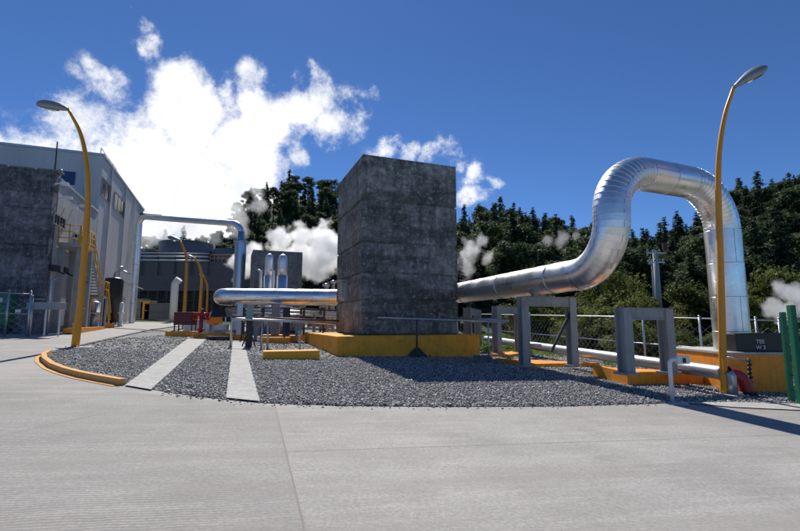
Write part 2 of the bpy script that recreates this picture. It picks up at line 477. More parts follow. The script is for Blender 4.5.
S1 = [g_(126, 386.8), g_(150, 391), g_(162, 390.6), g_(207, 339.8), g_(190, 339.5)]
S1 = [g_(125, 386.5), g_(151, 391), g_(206, 340), g_(188, 339)]
S2 = [g_(226, 399.5), g_(260, 403), g_(243, 340), g_(233, 340)]
S3 = [g_(186, 338.6), g_(243, 340), g_(243, 336.5), g_(192, 336)]
sheet('concrete_path', S1, 'strip', .03); sheet('concrete_path', S2, 'strip', .034); sheet('concrete_path', S3, 'strip', .038)
sheet('pavement_apron', [g_(676, 403), g_(740, 402.5), (11.2, 10.35), (13, 10.3), (13, 9.9), g_(800, 411), g_(735, 408)], 'strip', .02)
def stones():
    g = np.random.default_rng(3); V0 = []; T = []
    base = np.array([(1, 0, 0), (-1, 0, 0), (0, 1, 0), (0, -1, 0), (0, 0, 1), (0, 0, -1)], float)
    FF = np.array([(0, 2, 4), (2, 1, 4), (1, 3, 4), (3, 0, 4), (2, 0, 5), (1, 2, 5), (3, 1, 5), (0, 3, 5)])
    cnt = 0
    while cnt < 105000:
        if cnt < 85000: x, y = g.uniform(-11, 13), 7 + 9*g.random()**1.25
        else: x, y = g.uniform(-13, 13), g.uniform(13, 26)
        stray = False
        if cnt % 420 == 0:
            i_ = int(g.integers(0, len(low)-1)); t_ = g.random(); x = low[i_][0]*(1-t_)+low[i_+1][0]*t_; y = low[i_][1]*(1-t_)+low[i_+1][1]*t_-abs(g.normal(0, .13))-.02; stray = True
        if not stray and (not inpoly(x, y, grav) or inpoly(x, y, S1) or inpoly(x, y, S2)): continue
        s = g.uniform(.010, .030)*(1.6 if g.random() < .08 else 1) * (1 if y < 16 else 1.35)
        p = base*np.array([s, s*g.uniform(.6, 1), s*g.uniform(.4, .8)]) + g.normal(0, s*.16, (6, 3))
        a = g.uniform(0, 6.28); c, q = math.cos(a), math.sin(a)
        b = g.uniform(-.6, .6); p = p @ np.array([[1, 0, 0], [0, math.cos(b), math.sin(b)], [0, -math.sin(b), math.cos(b)]])
        p = p @ np.array([[c, q, 0], [-q, c, 0], [0, 0, 1]])
        p += np.array([x, y, plane(x, y)+(.008 if stray else .018+g.uniform(0, .018))]); V0.append(p); T.append(g.random()); cnt += 1
    v = np.concatenate(V0); f = (FF[None]+np.arange(cnt)[:, None, None]*6).reshape(-1, 3)
    me = bpy.data.meshes.new('gravel_stones'); me.vertices.add(len(v)); me.vertices.foreach_set('co', v.ravel())
    me.loops.add(len(f)*3); me.loops.foreach_set('vertex_index', f.ravel().astype(np.int32))
    me.polygons.add(len(f)); me.polygons.foreach_set('loop_start', np.arange(len(f), dtype=np.int32)*3)
    me.update(calc_edges=True); at_ = me.attributes.new('tone', 'FLOAT', 'POINT'); at_.data.foreach_set('value', np.repeat(np.array(T), 6).astype(np.float32))
    me.materials.append(M['stone']); o = bpy.data.objects.new('gravel_stones', me); COL.objects.link(o)
    tag(o, 'loose grey crushed stones covering the gravel bed', 'gravel', kind='stuff')
stones()
# kerb
def curb():
    P = [g_(*p) for p in curve[:8]]
    P2 = [g_(x-1, y) for x, y in curve[:8]]
    root = thing('kerb', (P[0][0], P[0][1], plane(*P[0])), 'curved orange painted kerb round the left tip of the gravel bed', 'kerb')
    def off(Q, d):
        o = []
        for i, p in enumerate(Q):
            a = Vector(Q[max(0, i-1)]); b = Vector(Q[min(len(Q)-1, i+1)]); t = (b-a).normalized()
            n = Vector((t.y, -t.x)); o.append((p[0]-n.x*d, p[1]-n.y*d))
        return o
    def strip(Qa, Qb, za, zb, name, mt):
        m = MB(); n = len(Qa)
        for p in Qa: m.v.append(Vector((p[0], p[1], plane(*p)-.03)))
        for p in Qa: m.v.append(Vector((p[0], p[1], plane(*p)+za)))
        for p in Qb: m.v.append(Vector((p[0], p[1], plane(*p)+zb)))
        for p in Qb: m.v.append(Vector((p[0], p[1], plane(*p)-.03)))
        for r_ in range(3):
            for i in range(n-1): m.face([r_*n+i, r_*n+i+1, (r_+1)*n+i+1, (r_+1)*n+i])
        m.face([0, n, 2*n, 3*n]); m.face([n-1, 2*n-1, 3*n-1, 4*n-1][::-1])
        return m.build(name, mt, root)
    # dense resample
    Q = []
    for i in range(len(P)-1):
        for k in range(4): Q.append(tuple(Vector(P[i]).lerp(Vector(P[i+1]), k/4)))
    Q.append(P[-1])
    inner = off(Q, -.0); mid = off(Q, .12); outer = off(Q, .25)
    c1 = Vector(Q[6]); inn = Vector((-8.5, 13))
    if (Vector(mid[6])-inn).length < (c1-inn).length: mid = off(Q, -.12); outer = off(Q, -.25)
    strip(inner, mid, .13, .13, 'kerb_stone', 'curb'); strip(mid, outer, .018, .012, 'gutter_strip', 'curb')
curb()
def grey_curb():
    P = [g_(*p) for p in curve[7:]]
    m = MB()
    for a, b in zip(P, P[1:]): m.bar((*a, plane(*a)+.01), (*b, plane(*b)+.01), .14, .1)
    tag(m.build('grey_kerb', 'block'), 'low unpainted concrete kerb along the far left edge of the gravel bed', 'kerb')
grey_curb()
# road joints
def joint(p, q, w, mt='steeldark'):
    a, b = Vector(g_(*p)), Vector(g_(*q)); t = (b-a).normalized(); n = Vector((-t.y, t.x))*w/2
    sheet('road_joint', [tuple(a+n), tuple(a-n), tuple(b-n), tuple(b+n)], mt, .004)
JM = paint('joint_filler', (.28, .255, .23), .9); M['joint'] = JM
joint((275, 406), (312, 560), .018, 'joint')
joint((283, 452), (1000, 428), .006, 'joint')
joint((120, 410), (-40, 445), .008, 'joint')

# ------------------------------------------------------------------ central concrete tower
def tower():
    A = Vector((vx(361, 18.4, 1.1), 18.4, 0)); W_, D_ = 4.45, 4.5
    ztop = zat(153, 18.4); ztop = at(363, 153, 18.4).z
    gz = plane(A.x, A.y); pt = 1.07
    root = thing('concrete_silencer', (A.x, A.y, gz), 'tall square grey stained concrete silencer tower on a yellow base in the middle', 'concrete tower')
    # wall slabs stacked with joints, as one mesh with shallow grooves
    m = MB(); zs = [pt]; H = ztop-pt
    for fr in (.0, .19, .335, .505, .74, 1.0)[1:]: zs.append(pt+H*fr)
    for a, b in zip(zs, zs[1:]):
        m.ubox((A.x, A.y), W_, D_, a+.035, b-.035)
    i = .06; o2 = A+V*i+U*i
    m.ubox((o2.x, o2.y), W_-2*i, D_-2*i, pt, ztop-.03)
    m.build('wall', 'tower', root, .03)
    # yellow plinth
    P0 = grd(337, 356.5)
    # corner slopes
    m = MB(); m.ubox((P0.x, P0.y), 6.1, 7.6, plane(P0.x, P0.y)-.5, pt)
    m.build('plinth', 'yellow', root, .03)
    # round pipe flange / louvre on left face
    c = A+U*2.7-V*.0; c.z = at(341, 291, A.y+2.5).z
    m = MB(); m.box(c-V*.06, (.07, .42, .46), V, U)
    for k in range(7): m.box(c-V*.17+Vector((0, 0, -.36+k*.12)), (.09, .38, .012), (V-Vector((0, 0, .6))).normalized(), U)
    m.build('louvre', 'galv', root)
    m = MB(); m.box(c-V*.2+Vector((0, 0, .45)), (.2, .46, .03), V, U); m.build('louvre_hood', 'galv', root)
    return A, pt, ztop
TA, TPT, TZ = tower()
# low yellow block
def yblock():
    a = grd(263, 360); b = grd(319.5, 360.5); h = .29
    d = (b-a); d.z = 0; l = d.length; d.normalize(); n = Vector((-d.y, d.x, 0))
    m = MB(); c = (a+b)/2+n*.35; z = plane(c.x, c.y)
    m.box((c.x, c.y, z+h/2-.1), (l/2, .35, h/2+.1), d, n)
    tag(m.build('concrete_block', 'yellow', bevel=.015), 'low yellow painted concrete block lying alone on the gravel left of the tower', 'concrete block')
yblock()
# pipe rail in front of the tower
def front_rail():
    p = grd(417, 357); y = p.y; zr = at(417, 319.8, y).z
    root = thing('tower_guard_rail', tuple(p), 'thin grey pipe rail on one post with a black triangular foot before the tower base', 'rail')
    a = at(378, 317.5, y-.3); b = at(505, 322, y+.2)
    m = MB(); m.tube([a, b], .035, 10); m.build('rail', 'galv', root)
    m = MB(); m.tube([p, Vector((p.x, p.y, zr))], .035, 10); m.build('post', 'steeldark', root)
    m = MB(); q = Vector((p.x, p.y-.05, p.z))
    m.prism([(q.x-.42, q.y-.2), (q.x+.42, q.y-.2), (q.x+.42, q.y+.2), (q.x-.42, q.y+.2)], q.z-.03, q.z+.04)
    n = len(m.v)
    for dx, dy, dz in ((-.4, -.12, .04), (.4, -.12, .04), (.1, -.05, .36), (-.1, -.05, .36), (-.4, .12, .04), (.4, .12, .04), (.1, .05, .36), (-.1, .05, .36)):
        m.v.append(Vector((q.x+dx, q.y+dy, q.z+dz)))
    for f in ((0, 1, 2, 3), (5, 4, 7, 6), (3, 2, 6, 7), (0, 3, 7, 4), (1, 5, 6, 2)): m.face([n+i for i in f])
    m.build('foot', 'black', root)
front_rail()

# ------------------------------------------------------------------ big steam pipe
RP = .45
PZ = 2.93
def big_pipe():
    zc = lambda py, y: at(CX, py, y).z
    P_far = Vector((1.35, 25.6, PZ)); left_end = Vector((vx(219, 25.2, 3.0), 25.2, 3.02))
    back = left_end+Vector((-.35, 3.2, 0))
    run_dir = Vector((5.45, 11.55, PZ))
    topz = at(645, 171.5, 11.8).z
    X1 = vx(611, 11.5, 4.5); X2 = vx(726, 13.0, 3.0); low = Vector((X1, 11.5, PZ+.02)); top = Vector((X1, 11.5, topz)); top2 = Vector((X2, 13.0, topz-.08)); bot = Vector((X2, 13.0, -.6))
    root = thing('steam_pipe', (5.35, 11.5, 0), 'huge silver clad steam pipe running behind the tower and rising into a tall square loop', 'pipe')
    # left run with end elbow
    pts, bd = fillet([back+Vector((0, 0, -.0)), left_end, P_far, run_dir-(run_dir-P_far).normalized()*0], [.75, .9])
    # build the whole as one route then cut by part
    route = [back, left_end, P_far, low, top, top2, bot]
    pts, bd = fillet(route, [.72, .9, 1.4, 1.2, 1.35], R(6))
    p2, secs = subdiv(pts, bd, .9)
    # cut indexes: left run ends at y just after P_far bend; run ends at low bend start; loop after
    def near(p): return min(range(len(p2)), key=lambda i: (p2[i]-p).length)
    cuts = [('left_run', 0, near(P_far)), ('right_run', near(P_far), near(low+(P_far-low).normalized()*1.25)),
            ('expansion_loop', near(low+(P_far-low).normalized()*1.25), near(Vector((X2, 13.0, topz-1.6)))), ('down_leg', near(Vector((X2, 13.0, topz-1.6))), len(p2)-1)]
    row = 0
    for nm, i0, i1 in cuts:
        m = MB(); row = m.clad(p2[i0:i1+1], [s-i0 for s in secs if i0 < s < i1], RP, 56, .009, (nm == 'left_run', nm == 'down_leg'), row)
        m.build(nm, 'pipe', root)
    # straps and small brackets
    d = (low-P_far).normalized()
    for t in (.38, .62, .83):
        c = P_far.lerp(low, t); m = MB()
        m.tube([c-d*.03, c+d*.03], RP+.022, 40); m.build('strap', 'galv', root)
    # vent cap on the far left elbow
    return root, P_far, low
big_pipe()

# ------------------------------------------------------------------ pipe supports
def frame(name, c1, c2, ztop1, w, plinth, label, beam_h=.28, base1=.1, base2=.1, plz=.3, ptex='orange', brace=False):
    root = thing(name, (c1[0], c1[1], plane(*c1)), label, 'pipe support', 'steel pipe support frames on orange bases')
    d = Vector((c2[0]-c1[0], c2[1]-c1[1], 0)).normalized(); n = Vector((-d.y, d.x, 0))
    for (x, y) in (c1, c2):
        m = MB(); z0 = plane(x, y)+plz-.02
        # H-section column
        h = (ztop1-z0)/2; c = Vector((x, y, z0+h))
        m.box(c-n*w*.46, (w/2, .018, h), d, n); m.box(c+n*w*.46, (w/2, .018, h), d, n); m.box(c, (.012, w*.44, h), d, n)
        m.box((x, y, z0+.03), (w*.75, w*.75, .03), d, n)
        m.build('column', 'steelgrey', root)
    m = MB(); a = Vector((*c1, ztop1-beam_h/2-.02))+d*(w/2+.003); b = Vector((*c2, ztop1-beam_h/2-.02))-d*(w/2+.003)
    l = (b-a).length
    m.box((a+b)/2-n*w*.2, (l/2, .012, beam_h/2), d, n); m.box((a+b)/2+Vector((0, 0, beam_h/2+.008)), (l/2, w*.42, .012), d, n)
    m.box((a+b)/2-Vector((0, 0, beam_h/2+.008)), (l/2, w*.42, .012), d, n); m.build('beam', 'steelgrey', root)
    if brace:
        m = MB(); m.bar(Vector((*c2, ztop1-.5)), Vector((c1[0]+.6*(c2[0]-c1[0]), c2[1], plane(*c2)+.6)), .08); m.build('brace', 'steeldark', root)
    if plinth:
        m = MB(); m.prism(plinth, lambda x, y: plane(x, y)-.15, lambda x, y: plane(x, y)+plz); m.build('plinth', ptex, root, .012)
    return root
def P(px, Y, z=1.0): return (vx(px, Y, z), Y)
pB = [g_(592, 376.5), g_(626, 385.3), g_(699.5, 383), P(706, 13.3, .2), P(612, 13.4, .2)]
pB = [g_(593, 376.5), g_(628, 386), g_(700, 384), P(703, 12.9, .2), P(612, 13.2, .2)]
frame('pipe_support', P(625, 11.75), P(667, 12.35), 1.97, .29, pB, 'grey steel portal frame on the thick orange base right of centre, under the loop', plz=.36)
pA = [g_(496, 361.5), g_(535, 368), g_(600, 366.5), P(592, 17.2, .2), P(500, 17.4, .2)]
frame('pipe_support', P(524, 14.9), P(572, 15.6), 2.44, .27, pA, 'tall grey steel portal frame holding the inclined pipe on a thin orange slab', plz=.14, brace=True)
frame('pipe_support', P(497, 20.2), P(519, 21.4), 2.3, .3, [P(490, 19.7), P(508, 19.6), P(528, 21.8), P(512, 22)], 'dark pipe support standing behind the right end of the yellow tower base', plz=.12)
frame('pipe_support', P(468, 22.5), P(478, 26.4), 2.3, .38, None, 'dark pipe support column seen just right of the tower behind the yellow base', plz=.0)
def pipe_shoe():
    x = 4.63; y = 15.05; m = MB(); m.box((x, y, 2.47), (.2, .14, .035)); m.box((x, y, 2.55), (.02, .14, .08)); m.box((x, y, 2.55), (.16, .015, .08))
    tag(m.build('pipe_shoe', 'steelgrey'), 'small steel shoe between the tall portal frame beam and the big inclined pipe', 'pipe support')
pipe_shoe()
# small base block between
m = MB(); a = P(482, 16.9); b = P(500, 17.3); m.box((a[0], a[1], plane(*a)+.12), (.25, .25, .14), V, U); 
tag(m.build('footing_block', 'block', bevel=.01), 'small bare concrete footing at the right end of the yellow tower base', 'concrete block')
# left run supports
def post(px, Y, ztop, w, material, label, plz=0.0, base=None):
    x, y = P(px, Y); z0 = plane(x, y)
    root = thing('pipe_stanchion', (x, y, z0), label, 'pipe support', 'upright stanchions under the left silver pipe')
    m = MB(); h = (ztop-z0)/2; c = Vector((x, y, z0+h))
    m.box(c-U*w*.46, (w/2, .02, h), V, U); m.box(c+U*w*.46, (w/2, .02, h), V, U); m.box(c, (.015, w*.44, h), V, U)
    m.build('column', material, root)
    m = MB(); m.box((x, y, ztop+.03), (w*.8, w*.8, .028), V, U); m.build('saddle_plate', 'galv', root)
    if base:
        m = MB(); m.box((x, y, z0+base/2), (w*1.6, w*1.6, base/2), V, U); m.build('plinth', 'orange', root, .01)
    return root
def green_post():
    x, y = P(249, 19.5); z0 = plane(x, y)
    root = thing('pipe_stanchion', (x, y, z0), 'stanchion pale green above and black below at the head of the right concrete path', 'pipe support', 'upright stanchions under the left silver pipe')
    zt = at(249, 305, y).z; zm = at(249, 319, y).z
    m = MB(); m.box((x, y, (zt+zm)/2), (.14, .14, (zt-zm)/2), V, U); m.build('upper_post', 'palegreen', root)
    m = MB(); m.box((x, y, (z0+zm)/2), (.13, .13, (zm-z0)/2-.002), V, U)
    for s in (-1, 1): m.bar((x+s*.12, y, z0+.45), (x+s*.3, y, z0), .05)
    m.build('lower_post', 'black', root)
green_post()
post(275, 24.7, at(275, 304, 24.7).z, .4, 'steelgrey', 'thick blue grey stanchion under the silver pipe behind the yellow block', base=.3)
post(286, 24.4, at(286, 307.5, 24.4).z, .34, 'steeldark', 'dark stanchion just right of the thick blue grey one, behind the yellow block', base=.3)
post(239, 25.2, at(239, 304, 25.2).z, .28, 'galv', 'pale stanchion under the left end of the silver pipe')

def railing(px0, px1, Y0, Y1, py0, py1, foot_px, label, name='pipe_railing', r=.05, mt='galv', pyb=None):
    a = at(px0, py0, Y0); b = at(px1, py1, Y1)
    root = thing(name, (a.x, a.y, plane(a.x, a.y)), label, 'rail')
    m = MB(); g = Vector((a.x, a.y, plane(a.x, a.y)))
    pts, bd = fillet([g, a, b], [.22], R(15)); m.tube(pts, r, 10); m.build('rail', mt, root)
    for fp in foot_px:
        t = (fp-px0)/(px1-px0); c = a.lerp(b, t); m = MB(); m.tube([Vector((c.x, c.y, plane(c.x, c.y))), c-Vector((0, 0, r))], r*.8, 8); m.build('post', mt, root)
    return root
railing(232, 336, 19.0, 19.4, 318.5, 323.5, [262, 268, 300], 'grey pipe handrail left of the tower at the head of the concrete paths', r=.055)
railing(457, 508, 19.5, 15.2, 318, 320.8, [491], 'grey pipe handrail running from the tower behind the yellow base', r=.04)
# red fire lines
def redline():
    a = at(232, 316.5, 23); b = at(340, 321, 22); root = thing('fire_water_line', (a.x, a.y, plane(a.x, a.y)), 'long thin red pipe running low under the left silver pipe', 'pipe')
    m = MB(); m.tube([a, b], .05, 10); m.build('pipe', 'darkred', root)
    for t in (.1, .5, .85):
        c = a.lerp(b, t); m = MB(); m.tube([Vector((c.x, c.y, plane(c.x, c.y))), c-Vector((0, 0, .065))], .04, 8); m.build('bracket', 'steeldark', root)
redline()
for k, (dz, yy, rr, mt, lb) in enumerate(((309.5, 27.5, .11, 'galv', 'upper grey small pipe in the rack behind the left silver pipe'), (312.5, 26.8, .07, 'galv', 'middle grey thin pipe in the rack behind the left silver pipe'), (306.5, 28, .05, 'darkred', 'dark red thin pipe close under the left silver pipe'))):
    a = at(226, dz, yy); b = at(345, dz+4.2, yy); m = MB(); m.tube([a, b], rr, 10)
    for t in (.15, .45, .75, .97):
        c = a.lerp(b, t); m.tube([Vector((c.x, c.y, plane(c.x, c.y)-.02)), c], .05, 6)
    tag(m.build('rack_pipe', mt), lb, 'pipe', 'thin pipes in the left pipe rack')
def rack_frame(px, Y, k):
    x, y = P(px, Y); z0 = plane(x, y); zt = at(px, 306, Y).z
    root = thing('pipe_trestle', (x, y, z0), ['dark trestle farthest left under the silver pipe', 'dark trestle right of the green black stanchion', 'dark trestle just right of the thick stanchions', 'dark trestle closest to the tower under the silver pipe'][k], 'pipe support', 'low frames carrying the thin pipes')
    for s_ in (-.55, .55):
        m = MB(); m.box((x+U.x*s_, y+U.y*s_, (z0+zt)/2), (.06, .06, (zt-z0)/2), V, U); m.build('post', 'steeldark', root)
    for zz in (zt-.05, z0+(zt-z0)*.5):
        m = MB(); m.box((x, y, zz), (.07, .7, .05), V, U); m.build('crossbar', 'steelgrey', root)
for k, (px, Y) in enumerate(((243, 26.8), (262, 26.6), (302, 26.6), (322, 26.8))): rack_frame(px, Y, k)
def gate_valve(px, py, Y, wheel, label, hgt=.5):
    c = at(px, py, Y); z0 = plane(c.x, c.y)
    root = thing('gate_valve', (c.x, c.y, z0), label, 'valve', 'valves among the thin pipes')
    m = MB(); zc = c.z; m.tube([(c.x-.35, c.y, zc), (c.x+.35, c.y, zc)], .11, 14)
    for q in (-.3, .3): m.tube([(c.x+q-.03, c.y, zc), (c.x+q+.03, c.y, zc)], .19, 16)
    m.lathe((c.x, c.y, zc), [(.15, 0), (.15, .18), (.05, .2), (.05, hgt)], 14); m.box((c.x, c.y, (z0+zc)/2-.05), (.07, .07, (zc-z0)/2-.05)); m.build('body', 'steelgrey', root)
    m = MB(); n = 18; m.tube([(c.x+.2*math.cos(2*math.pi*i/n), c.y+.2*math.sin(2*math.pi*i/n), zc+hgt) for i in range(n+1)], .022, 6, cap=False)
    m.bar((c.x-.2, c.y, zc+hgt), (c.x+.2, c.y, zc+hgt), .025); m.bar((c.x, c.y-.2, zc+hgt), (c.x, c.y+.2, zc+hgt), .025); m.build('handwheel', wheel, root)
gate_valve(256, 324, 24, 'red', 'grey valve with a red handwheel right of the green and black stanchion')
gate_valve(297, 324, 24.2, 'red', 'grey valve with a red handwheel between the thick stanchions and the tower')
gate_valve(314, 325, 24.5, 'railyellow', 'grey valve with a yellow handwheel close to the tower', .6)
gate_valve(328, 326, 25.5, 'railyellow', 'rear grey valve with a yellow handwheel half behind the tower base', .5)
# orange low footings at back left
for px0, px1, py, Y, lb in ((262, 290, 336, 22.6, 'long low orange footing under the stanchions behind the yellow block'), (292, 312, 332, 25.5, 'low orange footing left of the tower near its base'),
                            (312, 334, 327.5, 26.5, 'far orange footing half hidden by the tower'), (234, 246, 332, 23.5, 'short orange footing at the head of the right concrete path'), (168, 196, 332.5, 24.5, 'thin orange kerb below the dark red cabinet'), (196, 232, 333.5, 24, 'thin orange kerb below the small black roof')):
    a = at(px0, py, Y); b = at(px1, py, Y); c = (a+b)/2; z = plane(c.x, c.y); m = MB()
    m.box((c.x, c.y, z+.13), ((b.x-a.x)/2, .3, .16)); tag(m.build('orange_footing', 'orange', bevel=.015), lb, 'footing', 'low orange footings under the pipe rack')
# low pipe on right with red elbow
def low_pipe():
    A_ = Vector((5.0, 26.5, .62)); B_ = Vector((vx(703, 11.9, .4), 11.9, .36))
    E_ = Vector((8.32, 10.75, .36)); D_ = Vector((8.36, 10.7, -.7))
    root = thing('condensate_pipe', tuple(B_), 'pale grey low pipe on the ground behind the supports ending in a red elbow', 'pipe')
    d = (B_-A_).normalized(); J = B_+d*.62
    m = MB(); p, s = subdiv([A_, J], [False, False], 1.2); m.clad(p, s, .17, 24, .005); m.build('pipe', M['galv'], root)
    K = J+Vector((.43, -.06, -.02)); m = MB(); pts, bd = fillet([J, K, Vector((K.x+.04, K.y-.04, -.6))], [.36], R(8)); m.tube(pts, .155, 24); m.build('elbow', 'red', root)
    m = MB(); m.tube([J-d*.06, J+d*.02], .2, 24); m.build('flange', 'galv', root)
    m = MB(); m.tube([J+Vector((.03, 0, 0)), J+Vector((.07, 0, 0))], .2, 24); m.build('ring', 'black', root)
    m = MB(); m.tube([(K.x+.03, K.y-.03, plane(K.x, K.y)+.02), (K.x+.03, K.y-.03, plane(K.x, K.y)+.1)], .21, 24); m.build('ring', 'black', root)
    return J
JJ = low_pipe()
def pipe_stub():
    c = grd(733, 396); root = thing('riser_stub', tuple(c), 'short grey vertical pipe stub beside the red elbow at the right lamp', 'pipe')
    m = MB(); zt = at(733, 372, c.y).z
    m.tube([(c.x, c.y, c.z-.1), (c.x, c.y, zt-.1), (c.x-.05, c.y+.02, zt)], .105, 20); m.build('pipe', 'galv', root)
pipe_stub()
def small_bracket():
    a = at(727, 357.5, 10.9); b = at(749, 360, 10.9); c = grd(752, 396)
    root = thing('hose_bracket', (c.x, c.y, c.z), 'thin pipe arm with a black valve column hanging down beside the red elbow', 'valve')
    m = MB(); m.tube([a, b], .025, 8); m.build('arm', 'galv', root)
    m = MB(); zt = at(750, 360, 10.6).z; n = 9
    for k in range(n):
        z = c.z+(zt-c.z)*(k+.5)/n; m.lathe((c.x+.01*math.sin(k*2), c.y, z-.05), [(.02, 0), (.05, .01), (.05, .06), (.02, .07)], 10)
    m.tube([(c.x, c.y, c.z), (c.x, c.y, zt)], .022, 8); m.build('valve_column', 'black', root)
small_bracket()
# ------------------------------------------------------------------ orange wall and black tank, right
def right_block():
    a = at(727, 355, 11.9); b = at(788, 357, 11.9); zt = a.z
    root = thing('retaining_block', (a.x, a.y, plane(a.x, a.y)), 'big orange painted concrete block with a pale top edge beside the green gate', 'concrete block')
    m = MB(); m.prism([(a.x, 11.9), (b.x, 11.9), (b.x+.3, 14.6), (a.x+.1, 14.6)], -.8, zt); m.build('wall', 'orange', root, .01)
    m = MB(); m.prism([(a.x-.03, 11.86), (b.x+.03, 11.86), (b.x+.33, 14.63), (a.x+.07, 14.63)], zt+.001, zt+.07); m.build('coping', 'strip', root, .01)
    c = at(735.5, 334, 12.05); d = at(786, 336.5, 12.05)
    r2 = thing('black_tank', (c.x, c.y, zt+.07), 'black rectangular tank with two rows of white letters standing on the orange block', 'tank')
    m = MB(); ht = c.z-zt-.07
    m.prism([(c.x, 12.05), (d.x+.1, 12.05), (d.x+.12, 12.5), (c.x+.02, 12.5)], zt+.072, c.z); m.build('shell', 'black', r2, .02)
    m = MB(); m.tube([(c.x-.02, 12.05, c.z), (d.x+.1, 12.05, c.z)], .03, 8); m.build('rim', 'steeldark', r2)
    for txt, px, py in (('TEE', 756.2, 343.3), ('W 3', 756.2, 349.3)):
        cu = bpy.data.curves.new('lettering', 'FONT'); cu.body = txt; cu.size = .14; cu.extrude = .003
        p = at(px, py, 12.035); t = bpy.data.objects.new('lettering', cu); COL.objects.link(t)
        dg = bpy.context.evaluated_depsgraph_get(); me = bpy.data.meshes.new_from_object(t.evaluated_get(dg)); bpy.data.objects.remove(t)
        me.materials.append(M['white']); t = bpy.data.objects.new('lettering', me); COL.objects.link(t)
        t.location = p; t.rotation_euler = (R(90), 0, 0); t.parent = r2; t.matrix_parent_inverse = Matrix.Translation(-r2.location)
right_block()
# ------------------------------------------------------------------ green gate
def gate():
    root = thing('green_gate', (vx(792, 10.3, 0), 10.3, plane(9, 10.3)), 'dark green metal tube gate at the right edge of the photo', 'gate')
    for i, (px, Y, pt, w) in enumerate(((788, 10.5, 313, .095), (797.5, 10.2, 306, .12), (812, 10.0, 306, .08), (826, 9.8, 306, .08), (842, 9.6, 306, .08))):
        x = vx(px, Y, .6); z0 = plane(x, Y)
        m = MB(); zt = at(px, pt, Y).z; m.box((x, Y, (z0+zt)/2+.02), (w/2, w/2, (zt-z0)/2)); m.build('post', 'green', root, .008)
    for py in (318, 330, 345, 360, 375, 390):
        a = at(789, py, 10.5); b = at(842, py, 9.6); b.z = a.z
        m = MB(); m.tube([a, b], .02, 8); m.build('gate_rail', 'green', root)
    m = MB(); a = at(788, 395, 10.5); b = at(842, 402, 9.6); n = 20
    for k in range(n):
        for c in range(22):
            for f in (0, 1):
                p, q = a.lerp(b, (k+f)/n), a.lerp(b, (k+1-f)/n); m.bar((p.x, p.y, -.2+c*.09), (q.x, q.y, -.2+(c+1)*.09), .006)
    m.build('wire_mesh', 'green', root)
gate()
# ------------------------------------------------------------------ guard post with box
def bent_post():
    g = grd(672.5, 402.5); y = g.y
    root = thing('bollard_with_socket_box', tuple(g), 'white bent pipe post carrying a small grey socket box at the road edge', 'utility post')
    zt = at(672, 359.5, y).z; bx = at(683, 359.5, y)
    m = MB(); pts, bd = fillet([g, Vector((g.x, y, zt)), Vector((bx.x-.08, y, zt))], [.09], R(15)); m.tube(pts, .045, 16)
    m.build('pipe', 'white', root)
    m = MB(); c = at(682.5, 360, y); m.box(c, (.13, .06, .085)); m.build('socket_box', 'white', root, .012)
    m = MB(); m.box((c.x+.0, c.y-.063, c.z-.005), (.035, .006, .05)); m.build('socket', 'black', root)
    m = MB(); m.lathe((g.x, y, g.z-.02), [(.3, 0), (.28, .035), (.1, .045)], 18); m.build('footing', 'strip', root)
    return root
bent_post()
